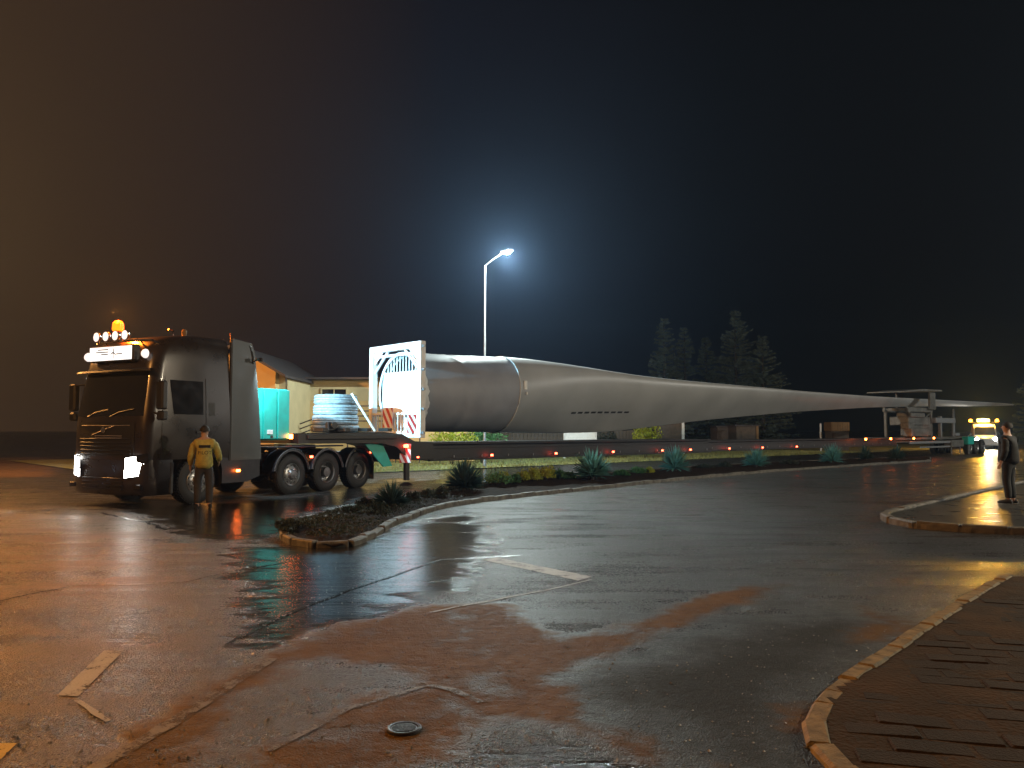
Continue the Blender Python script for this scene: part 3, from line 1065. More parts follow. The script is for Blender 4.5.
# cab steps, skirts and tank between the axles
for sg in (1, -1):
    b = MB(); b.box((-.92 + .22, sg * 1.18, .62), (.10, .16, .70), .03); b.build('step', 'plastic', tr)
    b = MB()
    b.prism([(-2.05, 1.02), (-2.12, .75), (-2.12, .42), (-2.9, .42), (-3.3, .55), (-3.3, 1.02)], sg * .72, sg * 1.22); b.build('fuel_tank', 'chassis', tr, angle=20)
    # front wheel arch
    b = MB(); rows = []
    for j in range(13):
        th = R(-12 + 204 * j / 12)
        rows.append([Vector((-1.4 + .66 * math.cos(th), sg * y, .52 + .66 * math.sin(th))) for y in (.85, 1.24)])
    b.grid(rows); b.build('wheel_arch', 'plastic', tr)
# chassis rails and cross members, fifth wheel
b = MB()
for sg in (1, -1): b.box((-5.0, sg * .42, .88), (7.0, .10, .28), .01)
for x in (-3.2, -4.6, -6.2, -7.8, -8.45): b.box((x, 0, .88), (.12, .80, .2), .01)
b.box((-8.5, 0, .78), (.08, 2.3, .16), .02)
b.each('chassis_frame', 'chassis', tr)
b = MB(); b.lathe([(.0, .06), (.5, .06), (.52, .0), (.52, -.05), (.0, -.05)], (-5.9, 0, 1.20), 'Z', 28); b.box((-5.9, 0, 1.08), (.7, 1.0, .12), .02); b.build('fifth_wheel', 'chassis', tr)
for x in (-1.4, -4.4, -5.77, -7.14):
    b = MB(); b.cyl((x, -1.0, .52), (x, 1.0, .52), .09, n=12); b.lathe([(.09, -.25), (.22, -.1), (.22, .1), (.09, .25)], (x, 0, .52), 'Y', 16); b.build('axle', 'chassis', tr)


# wheels
def make_wheel(kind):
    b = MB()
    b.lathe([(.0, .01), (.13, .0), (.14, -.05), (.14, -.16)] if kind == 'drive' else [(.0, .07), (.10, .06), (.14, .0), (.14, -.16)], (0, 0, 0), 'Y', 24)
    w = b.build('wheel', 'steelrim')
    b = MB()
    b.lathe([(.28, -.34), (.44, -.35), (.505, -.32), (.52, -.27), (.52, -.07), (.505, -.02), (.44, .012), (.36, .018), (.295, .0), (.285, -.03), (.285, -.30)], (0, 0, 0), 'Y', 40)
    for k in range(40):        # tread blocks
        th = 2 * math.pi * k / 40
        for (y0, y1) in ((-.31, -.23), (-.215, -.125), (-.11, -.03)):
            ym = (y0 + y1) / 2
            T = Matrix.Rotation(-th, 4, 'Y')
            m = MB(); m.box((.522, ym, 0), (.02, y1 - y0, .055), .003)
            b.add(m.v, m.f, T)
    b.build('tyre', 'rubber', w)
    b = MB()
    if kind == 'steer':
        prof = [(.292, .002), (.285, .012), (.27, .0), (.262, -.03), (.245, -.05), (.20, -.015), (.14, -.005), (.135, -.02)]
    else:
        prof = [(.292, .002), (.285, .012), (.27, .0), (.265, -.06), (.255, -.15), (.20, -.17), (.14, -.165)]
    b.lathe(prof, (0, 0, 0), 'Y', 40)
    yb_ = .0 if kind == 'steer' else -.165
    for k in range(10):
        th = 2 * math.pi * k / 10
        b.cyl((.168 * math.cos(th), yb_ - .02, .168 * math.sin(th)), (.168 * math.cos(th), yb_ + .035, .168 * math.sin(th)), .016, n=6)
    rm = b.build('rim', 'alloy', w)
    b = MB()
    for k in range(10):
        th = 2 * math.pi * (k + .5) / 10
        r_ = .222
        yy = -.028 if kind == 'steer' else -.158
        b.lathe([(.0, yy + .004), (.026, yy + .003)], (r_ * math.cos(th), 0, r_ * math.sin(th)), 'Y', 10)
    tag(b.build('rim_hole', 'plastic', w), kind='stuff')
    return w


def wheel_copy(src, parent, loc, flip=False, scale=1.0):
    c = child(src, parent, loc, math.pi if flip else 0)
    c.scale = (scale,) * 3
    return c


w_st, w_dr = make_wheel('steer'), make_wheel('drive')
for x, src in ((-1.4, w_st), (-4.4, w_st), (-5.77, w_dr), (-7.14, w_dr)):
    wheel_copy(src, tr, (x, 1.235, .52))
    wheel_copy(src, tr, (x, -1.235, .52), True)
# mudguards over the three rear axles
for x in (-4.4, -5.77, -7.14):
    for sg in (1, -1):
        b = MB(); rows = []
        for j in range(13):
            th = R(8 + 164 * j / 12)
            rows.append([Vector((x + .63 * math.cos(th), sg * y, .54 + .63 * math.sin(th))) for y in (.80, 1.20, 1.255, 1.255)])
            rows[-1][3] = Vector((x + .585 * math.cos(th), sg * 1.262, .54 + .585 * math.sin(th)))
        b.grid(rows); b.build('mudguard', 'chassis', tr)
        b = MB(); b.tube([(x + .645 * math.cos(R(8 + 164 * j / 16)), sg * 1.262, .54 + .645 * math.sin(R(8 + 164 * j / 16))) for j in range(17)], .010, 5); b.build('mudguard_edge', 'steelrim', tr)
for sg in (1, -1):
    b = MB(); b.box((-7.80, sg * 1.0, .50), (.03, .50, .55), .01); b.build('mud_flap', 'rubber', tr)
b = MB(); b.box((-5.0, 1.05, 1.235), (2.9, .35, .04), .01); b.box((-5.0, -1.05, 1.235), (2.9, .35, .04), .01); b.each('deck_plate', 'chassis', tr)
# orange side markers
for (x, z) in ((-2.55, .70), (-5.08, .96), (-7.62, 1.02)):
    b = MB(); b.box((x, 1.285, z), (.10, .04, .055), .012); b.build('side_marker', 'em_red' if x < -3 else 'em_orange', tr)
# teal equipment cabinet behind the cab: three bays
eq = MB(); eq.box((-4.02, 0, 2.08), (1.40, 1.60, 1.34), .04)
eqo = eq.build('equipment_cabinet', 'teal', tr, smooth=False)
for k, (x0, x1) in enumerate(((-3.36, -3.74), (-3.78, -4.24), (-4.28, -4.70))):
    b = MB(); b.box(((x0 + x1) / 2, .815, 2.08), (abs(x1 - x0), .05, 1.28), .02); b.build('bay_door', 'teal', eqo, smooth=False)
b = MB(); b.box((-4.0, .846, 1.62), (.20, .012, .11), .003); b.build('label_plate', 'white', eqo)
b = MB(); b.box((-4.06, .846, 1.50), (.08, .02, .06), .003); b.build('latch', 'plastic', eqo)
b = MB(); b.tube([(-3.32, .92, 1.4), (-3.32, .94, 2.2), (-3.30, .9, 2.35), (-3.34, .6, 2.4)], .02, 6); b.build('hose', 'rubber', eqo)
b = MB(); b.cyl((-3.70, .6, 2.75), (-3.70, .6, 2.90), .035, n=10); b.box((-3.70, .6, 2.92), (.10, .10, .05), .01); b.build('filler_cap', 'galv', eqo)
b = MB(); b.box((-4.70, .90, 1.50), (.06, .10, .12), .01); b.build('rear_marker', 'em_orange', tr)
# work lamp on a bracket behind the fairing
b = MB(); b.tube([(-2.95, 1.22, 3.30), (-2.98, 1.45, 3.42)], .02, 6); wb = b.build('lamp_bracket', 'plastic', tr)
b = MB(); b.box((-3.04, 1.45, 3.40), (.06, .12, .09), .015); wh = b.build('work_lamp', 'plastic', wb)
lamp('work_lamp_beam', 'SPOT', 300, (.72, .92, 1.0), wh, (-3.13, 1.47, 3.38), .08, (-.75, -.30, -1), R(100), .8)
b = MB(); b.box((-2.42, .30, 3.62), (.12, .30, .18), .02); wh2 = b.build('work_lamp', 'plastic', wb)
lamp('work_lamp_beam', 'SPOT', 4600, (.36, .79, 1.0), wh2, (-2.52, .30, 3.62), .08, (-1, .05, -.09), R(60), .8)

# ================================================================== TRAILER
tl = thing('blade_trailer', 'long dark telescopic blade trailer with row of red marker lamps', 'trailer', TL_LOC, TL_ROT)
# gooseneck: side profile extruded
b = MB()
b.prism([(3.9, 1.30), (3.9, 1.55), (1.2, 1.62), (.55, 1.55), (.1, 1.34), (-.6, 1.30), (-.6, .78), (.25, .78), (.75, 1.18), (1.3, 1.30)], -1.18, 1.18)
b.build('gooseneck', 'trailer', tl, smooth=False)
b = MB()
for y in (-1.22, 1.22):
    b.box((2.2, y, 1.48), (2.9, .06, .12), .01)
b.each('neck_rail', 'trailer', tl)
b = MB()
for k in range(4): b.box((1.0 + k * .7, .95, 1.68), (.16, .5, .10), .01)
b.each('neck_bracket', 'trailer', tl)
# main beam in two telescoping sections + light edge flange
for (x0, x1, z0, z1, hw) in ((-.5, -15.5, .72, 1.29, 1.05), (-15.0, -35.5, .76, 1.22, .85)):
    b = MB()
    b.box(((x0 + x1) / 2, 0, (z0 + z1) / 2), (x0 - x1, hw * 2 - .12, z1 - z0 - .02), .01)
    bo = b.build('beam', 'trailer', tl, smooth=False)
    b = MB()
    for sg in (1, -1):
        b.box(((x0 + x1) / 2, sg * hw, z1 - .03), (x0 - x1, .16, .06), .008); b.box(((x0 + x1) / 2, sg * hw, z0 + .03), (x0 - x1, .16, .06), .008)
        b.box(((x0 + x1) / 2, sg * (hw - .045), z1 - .17), (x0 - x1, .03, .035), .004)
    b.each('flange', 'trailer', bo, smooth=False)
    n_ = int((x0 - x1) / 1.15)
    b = MB()
    for k in range(n_):
        b.box((x0 - 1.0 - k * 1.15, hw + .005, z0 + .13), (.025, .02, .07), .003)
    b.each('reflector', 'galv', bo, smooth=False)


def s_of_u(u, y=0.0):
    r_ = (u - 512) / F_PX
    q = TL_LOC - BN * y
    return (-q.x + q.y * r_) / (BD.x - BD.y * r_)


mk = MB(); mk.box((0, 0, 0), (.10, .04, .06), .012); mko = mk.build('side_marker', 'em_red')
for u_ in (418, 492, 556, 613, 662, 690, 733, 766, 800):
    s_ = s_of_u(u_, 1.16)
    c_ = child(mko, tl, (-s_, (1.16 if s_ < 15.4 else .95), .86))
C.objects.unlink(mko)
# support leg, hazard board and red lamp cluster at the front of the beam
b = MB(); b.box((.30, 1.05, .55), (.14, .14, .75), .01); b.lathe([(.0, .10), (.08, .10), (.20, .02), (.20, .0), (.0, .0)], (.30, 1.05, .02), 'Z', 16); b.build('support_leg', 'trailer', tl)


def hazard(name, parent, c_, w, h, yaw):
    T = Matrix.Translation(c_) @ Matrix.Rotation(yaw, 4, 'Z')
    b = MB(); m = MB(); m.box((0, 0, 0), (.02, w, h), .003); b.add(m.v, m.f, T)
    bo = b.build(name, 'white', parent, smooth=False)
    st = MB()
    nst = 5
    for k in range(-nst, nst + 1):       # diagonal red stripes clipped to the board
        y0 = k * .22 * w / .4
        poly = []
        sw = .11 * w / .4
        quad_ = [(y0, -h / 2), (y0 + sw, -h / 2), (y0 + sw - h * .55, h / 2), (y0 - h * .55, h / 2)]
        # clip in y
        def clip(P, lim, keep):
            out = []
            for i in range(len(P)):
                a, b2 = P[i], P[(i + 1) % len(P)]
                ia, ib = keep(a[0]), keep(b2[0])
                if ia: out.append(a)
                if ia != ib:
                    t_ = (lim - a[0]) / (b2[0] - a[0]); out.append((lim, a[1] + (b2[1] - a[1]) * t_))
            return out
        Pq = clip(quad_, -w / 2, lambda q: q >= -w / 2)
        if len(Pq) >= 3: Pq = clip(Pq, w / 2, lambda q: q <= w / 2)
        if len(Pq) >= 3:
            st.add([T @ Vector((.0125, q[0], q[1])) for q in Pq], [tuple(range(len(Pq)))])
            st.add([T @ Vector((-.0125, q[0], q[1])) for q in Pq], [tuple(range(len(Pq)))])
    st.each('stripe', 'red', bo, smooth=False, fix=False)
    return bo


hazard('hazard_board', tl, (.42, 1.16, .98), .36, .56, R(30))
hz2 = MB(); hz2.box((.47, 1.26, 1.20), (.06, .20, .09), .02); hz2.build('lamp_cluster', 'em_red', tl)
# big teal mud panel under the neck
b = MB(); b.prism([(1.75, 1.28), (1.15, 1.28), (.80, .62), (1.10, .60)], .98, 1.04); b.build('neck_skirt', 'teal', tl, smooth=False)
# rear dolly
dx = -42.5
b = MB()
b.box((dx + .5, 0, 1.16), (15.0, 1.5, .16), .02); b.box((dx, 0, 1.02), (13.0, .9, .22), .02)
b.each('dolly_deck', 'dolly', tl, smooth=False)
b = MB()
b.box((dx + 2.0, 1.32, .92), (9.0, .10, .14), .01); b.box((dx + 1.5, 1.32, .62), (6.5, .08, .10), .01)
for k in range(3): b.box((dx - .4 - k * 1.6, 1.30, .45), (.07, .07, .8), .01)
b.each('side_rail', 'galv', tl, smooth=False)
b = MB()
b.box((dx - 1.2, 1.2, .80), (2.2, .5, .45), .03); b.build('toolbox', 'dolly', tl, smooth=False)
b = MB(); b.box((-46.2, 1.25, .98), (1.1, .4, .55), .03); b.build('teal_toolbox', 'teal', tl, smooth=False)
for x in (-46.6, -47.9, -49.2):
    wheel_copy(w_dr if x < -47 else w_st, tl, (x, 1.25, .5), False, .97)
    wheel_copy(w_dr, tl, (x, -1.25, .5), True, .97)
    b = MB(); b.cyl((x, -1.0, .5), (x, 1.0, .5), .08, n=10); b.build('axle', 'dolly', tl)
C.objects.unlink(w_st); C.objects.unlink(w_dr)
for o in list(w_st.children) + list(w_dr.children): C.objects.unlink(o)
for u_ in (865, 890, 913, 933):
    s_ = s_of_u(u_, 1.34)
    b = MB(); b.box((-s_, 1.34, 1.18), (.14, .06, .10), .015); b.build('side_marker', 'em_orange', tl)
# clamp frame gripping the blade on the dolly
b = MB()
for x in (-37.4, -40.9):
    b.box((x, .8, 2.15), (.20, .16, 1.8), .02); b.box((x, -.6, 2.15), (.20, .16, 1.8), .02)
b.box((-39.1, .8, 2.97), (3.9, .18, .30), .02); b.box((-39.1, -.6, 2.97), (3.9, .18, .30), .02)
for x in (-37.4, -39.1, -40.9): b.box((x, .1, 2.97), (.2, 1.4, .2), .02)
b.tube([(-37.4, .8, 1.5), (-40.9, .8, 2.8)], .05, 6)
b.box((-39.4, .45, 1.72), (2.9, .8, .80), .04)
b.box((-38.2, .9, 1.55), (2.6, .5, .5), .03); b.box((-38.9, .3, 2.25), (3.4, 1.2, .55), .05); b.box((-38.4, .55, 2.62), (2.2, .9, .3), .04); b.box((-37.2, .8, 1.95), (.9, .5, .4), .03)
b.each('clamp_frame', 'dolly', tl, smooth=False)
b = MB()
b.box((-40.6, 1.02, 3.55), (.9, .14, 1.1), .02); b.box((-40.6, -1.02, 3.55), (.9, .14, 1.1), .02)
b.prism([(-35.9, 3.98), (-38.5, 4.12), (-42.2, 4.22), (-42.2, 4.32), (-39, 4.28), (-35.9, 4.04)], -1.1, 1.1)
b.each('clamp_jaw', 'dolly', tl, smooth=False)
b = MB(); b.box((-42.6, 1.0, 2.32), (3.4, .3, .34), .04); b.prism([(-44.6, 1.25), (-44.2, 1.25), (-44.45, 3.1), (-44.52, 3.1)], .9, 1.0); b.box((-44.8, .95, 1.40), (.8, .3, .2), .02)
b.box((-41.9, 1.0, 1.9), (.2, .2, 1.4), .02)
b.each('rear_arm', 'galv', tl, smooth=False)
# drum of the winch standing on the gooseneck
pd = Vector((2.05, -.10, 1.61))
T_TL = Matrix.Translation(TL_LOC) @ Matrix.Rotation(TL_ROT, 4, 'Z')
pw = T_TL @ pd
t = thing('ribbed_drum', 'grey ribbed round drum standing on the trailer gooseneck', 'drum', pw, TL_ROT)
for k, (z0, z1, r_) in enumerate(((0, .20, .70), (.21, .50, .66), (.51, .80, .64), (.81, 1.10, .62))):
    b = MB(); prof = [(.0, z0), (r_ - .04, z0), (r_, z0 + .03)]
    m_ = 3
    for q in range(m_):
        za = z0 + .04 + (z1 - z0 - .08) * q / m_; zb = z0 + .04 + (z1 - z0 - .08) * (q + 1) / m_
        prof += [(r_, za), (r_ + .02, (za + zb) / 2), (r_, zb)]
    prof += [(r_ - .03, z1), (.0, z1)]
    b.lathe(prof, (0, 0, 0), 'Z', 40); b.build('drum_ring', 'galv', t)
b = MB(); b.tube([(-.10, .74, 1.12), (-.90, .74, .04)], .035, 8); pr = b.build('prop_bar', 'frame', t)
b = MB(); b.box((.55, .72, .16), (.30, .18, .26), .03); b.cyl((.55, .80, .2), (.55, .92, .2), .09, n=12); b.build('winch_motor', 'plastic', t)

# ================================================================== BLADE ROOT FRAME
fr = thing('root_frame', 'white steel transport frame bolted to the blade root, brightly lit', 'transport frame', TL_LOC, TL_ROT)
W2, Z0, Z1 = 1.32, 1.44, 4.36
xs = -.02
for sg in (1, -1):
    b = MB(); b.box((xs, sg * W2, (Z0 + Z1) / 2), (.20, .20, Z1 - Z0), .015);
    po = b.build('post', 'frame', fr, smooth=False)
    b = MB()
    for z in (Z0 + .15, 2.3, 2.9, 3.5, Z1 - .15): b.cyl((xs, sg * (W2 + .10), z), (xs, sg * (W2 + .17), z), .045, n=10)
    b.each('lug', 'galv', po)
b = MB(); b.box((xs, 0, Z1 - .10), (.20, 2 * W2 - .202, .20), .015); b.box((xs, 0, Z1 - .34), (.08, 2 * W2 - .202, .08), .01); b.build('top_beam', 'frame', fr, smooth=False)
b = MB(); b.box((xs, 0, Z0 + .10), (.20, 2 * W2 - .202, .20), .015); b.build('bottom_beam', 'frame', fr, smooth=False)
b = MB(); b.box((xs + .06, 0, Z0 + .74), (.07, 2 * W2 - .205, .07), .01)
for k in range(13): b.box((xs + .06, -1.1 + k * 2.2 / 12, Z0 + .45), (.03, .03, .52), .004)
b.each('guard_rail', 'frame', fr, smooth=False)
for (sy, sz) in ((1, 1), (-1, 1)):
    b = MB()
    b.tube([(xs, sy * (W2 - .1), Z1 - .85), (xs, sy * (W2 - .85), Z1 - .2)], .045, 6)
    b.add([(xs + .02, sy * (W2 - .1), Z1 - .2), (xs + .02, sy * (W2 - .1), Z1 - .62), (xs + .02, sy * (W2 - .62), Z1 - .2)], [(0, 1, 2)])
    b.each('corner_brace', 'frame', fr, smooth=False)
# ring and the cover stretched over the root end, upper vents slatted
ZC, RR = 2.86, 1.235
b = MB(); b.lathe([(1.16, -.10), (1.25, -.10), (1.27, .10), (1.27, .16), (1.16, .16)], (xs - .34, 0, ZC), 'X', 48); b.build('ring', 'frame', fr)
b = MB(); n_ = 48; yy = []
zcut = ZC + .62
cp = []
for k in range(n_):
    th = 2 * math.pi * k / n_
    c4, s4 = math.cos(th), math.sin(th)
    y, z = 1.17 * math.copysign(abs(c4) ** .55, c4), ZC + 1.12 * math.copysign(abs(s4) ** .55, s4)
    cp.append((xs - .22 + .03 * math.cos(3 * th), y, min(z, zcut)))
b.add(cp, [tuple(range(n_))]); b.build('cover_panel', 'cover', fr, smooth=False, fix=True)
b = MB()
for k in range(12):
    y = -.92 + k * 1.84 / 11
    zt = ZC + math.sqrt(max(0, 1.15 ** 2 - y * y))
    if zt > zcut + .03: b.box((xs - .20, y, (zcut + zt) / 2), (.03, .035, zt - zcut), .004)
b.box((xs - .20, 0, zcut), (.05, 2.2, .06), .008)
b.each('vent_slat', 'frame', fr, smooth=False)
hazard('hazard_board', fr, (xs + .22, .30 - .42, Z0 + .62), .42, .62, R(12))
hazard('hazard_board', fr, (xs + .16, W2 - .22, Z0 + .42), .30, .55, R(60))

# ================================================================== BLADE
bl = thing('turbine_blade', 'long pale wind turbine blade lying on the trailer, tip at right', 'turbine blade', TL_LOC, TL_ROT)
outl = [(424, 353, 432.5), (497, 356.5, 432.5), (530, 360, 433), (560, 365, 433.5), (620, 375, 432), (660, 379.5, 427), (700, 383, 421.5), (760, 388, 415.5), (800, 391.5, 411.8),
        (870, 396.5, 407.6), (900, 398, 406.8), (960, 401, 406.2), (1000, 403, 406), (1014, 404.3, 405.2)]
prof = []
for (u_, vt, vb_) in outl:
    s_ = s_of_u(u_); D_ = TL_LOC.y + BD.y * s_
    prof.append((s_, CAM_H + (HOR - vt) * D_ / F_PX, CAM_H + (HOR - vb_) * D_ / F_PX))
print('blade', [(round(a, 1), round(b_, 2), round(c_, 2)) for a, b_, c_ in prof])


def interp(s_, k):
    xs_ = [q[0] for q in prof]; ys_ = [q[k] for q in prof]
    return float(np.interp(s_, xs_, ys_))


def sm_interp(s_, k):
    w_ = 1.2 if s_ > 3 else .2
    return sum(interp(s_ + d_ * w_, k) for d_ in (-1, -.5, 0, .5, 1)) / 5


def blade_ring(s_, grow=1.0, n=48):
    zt, zb = sm_interp(s_, 1), sm_interp(s_, 2)
    zc, ext = (zt + zb) / 2, (zt - zb)
    k = min(1, max(0, (s_ - 2.0) / 9.0)); k = k * k * (3 - 2 * k)     # circle -> aerofoil
    pitch = R(68 - 22 * min(1, s_ / 55))
    thick = ext * (1 - k) + ext * k * (.42 - .16 * min(1, s_ / 55))
    sp, cp_ = math.sin(pitch), math.cos(pitch)
    out = []
    pts = []
    for j in range(n):
        th = 2 * math.pi * j / n
        c_, s2 = math.cos(th), math.sin(th)          # c_: +1 leading (top) .. -1 trailing (bottom)
        x = c_ * .5
        prof_t = s2 * .5 * (1 - k * .55 * (1 - c_) / 2 - k * .25 * ((1 - c_) / 2) ** 2)
        pts.append((x, prof_t))
    # scale chord so that the vertical extent fits
    lo = hi = None
    chord = ext
    for it in range(6):
        zz = [p_[0] * chord * (sp if k > 0 else 1) + p_[1] * thick * cp_ for p_ in pts] if k > 0 else [p_[0] * ext for p_ in pts]
        e_ = max(zz) - min(zz)
        chord *= ext / e_ if k > 0 else 1
    mid = (max(zz) + min(zz)) / 2
    for p_ in pts:
        cx2, tx = p_[0] * chord * grow, p_[1] * thick * grow
        z = zc + cx2 * sp + tx * cp_ - mid if k > 0 else zc + cx2
        y = (cx2 * cp_ - tx * sp) if k > 0 else -tx
        out.append(Vector((-s_, y * 1.0, z)))
    return out


S = [prof[0][0] + (prof[-1][0] - prof[0][0]) * (q / 90) ** 1.15 for q in range(91)]
seam = s_of_u(497)
b = MB(); rows = []
for s_ in [q for q in S if q >= seam - .3]:
    r_ = blade_ring(s_); rows.append(r_ + [r_[0]])
b.grid(rows); b.add(rows[-1][:-1], [tuple(range(48))])
b.build('shell', 'blade', bl, angle=60)
b = MB(); rows = []
for q in range(17):           # fabric wrap round the root, lightly wrinkled
    s_ = .30 + (seam - .30) * q / 16
    r_ = blade_ring(max(s_, prof[0][0] * 0 + .01), .985 + (.02 if q == 16 else 0))
    for j, p_ in enumerate(r_):
        p_.x = -s_
        wv = .010 * mnoise.noise(Vector((s_ * 2.5, j * .9, 0))) + .006 * math.sin(j * 3.7 + s_ * 9) * (1 if 6 > abs(j - 0) or j > 42 else .3)
        cc = Vector((p_.x, 0, 2.86)); p_ += (p_ - cc).normalized() * wv
    rows.append(r_ + [r_[0]])
b.grid(rows); b.build('root_wrap', 'sock', bl, angle=60)
b = MB()
r_ = blade_ring(seam, 1.012); b.tube(r_ + [r_[0]], .018, 6); b.build('wrap_strap', 'cover', bl)
b = MB(); b.box((-seam - .25, 1.19, 3.20), (.14, .03, .30), .02); b.box((-seam - .28, 1.22, 2.92), (.07, .03, .10), .01); b.each('strap_buckle', 'white', bl)
# printed row of dark marks along the shell
b = MB()
for k in range(9):
    s_ = 7.6 + k * .42
    rr_ = blade_ring(s_, 1.004); rr2 = blade_ring(s_ + .30, 1.004)
    jj_ = [j for j in range(48) if rr_[j].y > 0]
    jt = min(jj_, key=lambda j: abs(rr_[j].z - 2.28))
    b.add([rr_[jt], rr2[jt], rr2[jt].lerp(rr2[(jt + 1) % 48], .5), rr_[jt].lerp(rr_[(jt + 1) % 48], .5)], [(0, 1, 2, 3)])
b.each('printed_mark', 'plastic', bl, smooth=False, fix=False)

# ================================================================== STREET LAMP
def street_lamp(loc, h, arm, label, led=True, energy=1500, col=(.90, .97, 1.0), aim=(0, 0, -1), armrise=.37, group=None):
    t = thing('street_lamp', label, 'street lamp', loc, 0, group)
    b = MB(); b.tube([(0, 0, 0), (0, 0, 1.2), (0, 0, 1.25), (0, 0, h)], [.085, .08, .06, .038], 12); b.build('pole', 'pole', t)
    a = Vector(arm); b = MB(); b.tube([(0, 0, h - .03), a * .5 + Vector((0, 0, h + armrise * .55)), a + Vector((0, 0, h + armrise))], .035, 8); b.build('arm', 'pole', t)
    e_ = a + Vector((0, 0, h + armrise)); yaw = math.atan2(a.y, a.x)
    b = MB(); m = MB(); m.box((.22, 0, .03), (.62, .28, .09), .03); b.add(m.v, m.f, Matrix.Translation(e_) @ Matrix.Rotation(yaw, 4, 'Z')); hd = b.build('lamp_head', 'pole', t)
    b = MB(); m = MB(); m.lathe([(.14, -.02), (.13, -.07), (.08, -.10), (.0, -.11)], (.26, 0, 0), 'Z', 16); b.add(m.v, m.f, Matrix.Translation(e_) @ Matrix.Rotation(yaw, 4, 'Z')); b.build('lens', 'em_led' if led else 'em_sod', hd)
    lp = e_ + Vector((math.cos(yaw) * .26, math.sin(yaw) * .26, -.22))
    lamp('lamp_light', 'POINT', energy, col, hd, lp, .12)
    return t


p0 = at(485, 265, 36.0)
street_lamp((p0.x, 36.0, 0), p0.z, (.85, -.95, 0), 'tall street lamp with bright white head standing behind the turbine blade', True, 4000, (.84, 1.0, .97))
street_lamp((-25.0, 26.0, 0), 8.5, (1.6, -.2, 0), 'sodium street lamp out of view on the left beyond the truck', False, 7000, (1.0, .42, .10))
street_lamp((-13.5, 3.5, 0), 8.5, (1.6, .2, 0), 'sodium street lamp out of view at lower left of the road', False, 2300, (1.0, .42, .10))
street_lamp((24.0, 12.0, 0), 8.5, (-1.2, .3, 0), 'street lamp out of view beyond the kerb at lower right', False, 5400, (1.0, .86, .62))
street_lamp((50.0, 40.0, 0), 9.0, (-1.3, 0, 0), 'street lamp out of view beyond the right edge near the trailer end', True, 5500, (1.0, .96, .86))

# ================================================================== PLANTS
def yucca(u, v, w_px, h_px, mat, label, n=170):
    p = gp(u, v); D_ = p.y
    rad, hh = w_px / F_PX * D_ / 2, h_px / F_PX * D_
    t = thing('yucca_plant', label, 'yucca', (p.x, p.y, .08), random.uniform(0, 6.28), 'yuccas in the flower bed')
    b = MB(); b.tube([(0, 0, -.1), (0, 0, hh * .22)], [.09, .06], 8); b.build('stem', 'bark', t)
    b = MB()
    for k in range(n):
        el = math.acos(random.uniform(.02, .98)) if k < n * .8 else random.uniform(1.2, 1.75)
        az = random.uniform(0, 2 * math.pi)
        L_ = random.uniform(.82, 1.08)
        d_ = Vector((math.sin(el) * math.cos(az), math.sin(el) * math.sin(az), math.cos(el)))
        end = Vector((d_.x * rad * L_, d_.y * rad * L_, hh * .16 + d_.z * hh * .86 * L_))
        st_ = Vector((d_.x * .04, d_.y * .04, hh * .16))
        mid = st_.lerp(end, .5) + Vector((0, 0, .04 * hh))
        side = d_.cross(Vector((0, 0, 1)))
        side = side.normalized() if side.length > .01 else Vector((1, 0, 0))
        w_ = rad * random.uniform(.042, .068)
        dr = Vector((0, 0, -w_ * .8))
        b.add([st_ - side * w_ * .6, st_ + dr * .5, st_ + side * w_ * .6, mid - side * w_, mid + dr, mid + side * w_, end], [(0, 1, 4, 3), (1, 2, 5, 4), (3, 4, 6), (4, 5, 6)])
    tag(b.build('leaves', mat, t, smooth=False, fix=False), kind='stuff')
    return t


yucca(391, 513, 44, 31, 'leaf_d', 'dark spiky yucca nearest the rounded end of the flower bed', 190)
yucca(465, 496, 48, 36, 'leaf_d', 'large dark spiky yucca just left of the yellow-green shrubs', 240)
yucca(592, 484, 46, 35, 'leaf_b', 'large blue-green yucca just right of the yellow-green shrubs', 240)
yucca(675, 475, 36, 30, 'leaf_b', 'tall blue-green yucca in front of the bright red trailer lamp', 200)
yucca(756, 470, 32, 22, 'leaf_b', 'rounded blue-green yucca below the thin part of the blade', 180)
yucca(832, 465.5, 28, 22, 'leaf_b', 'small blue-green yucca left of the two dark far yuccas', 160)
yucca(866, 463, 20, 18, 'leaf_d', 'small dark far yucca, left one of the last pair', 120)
yucca(897, 462, 22, 17, 'leaf_d', 'small dark far yucca at the right end of the flower bed', 120)


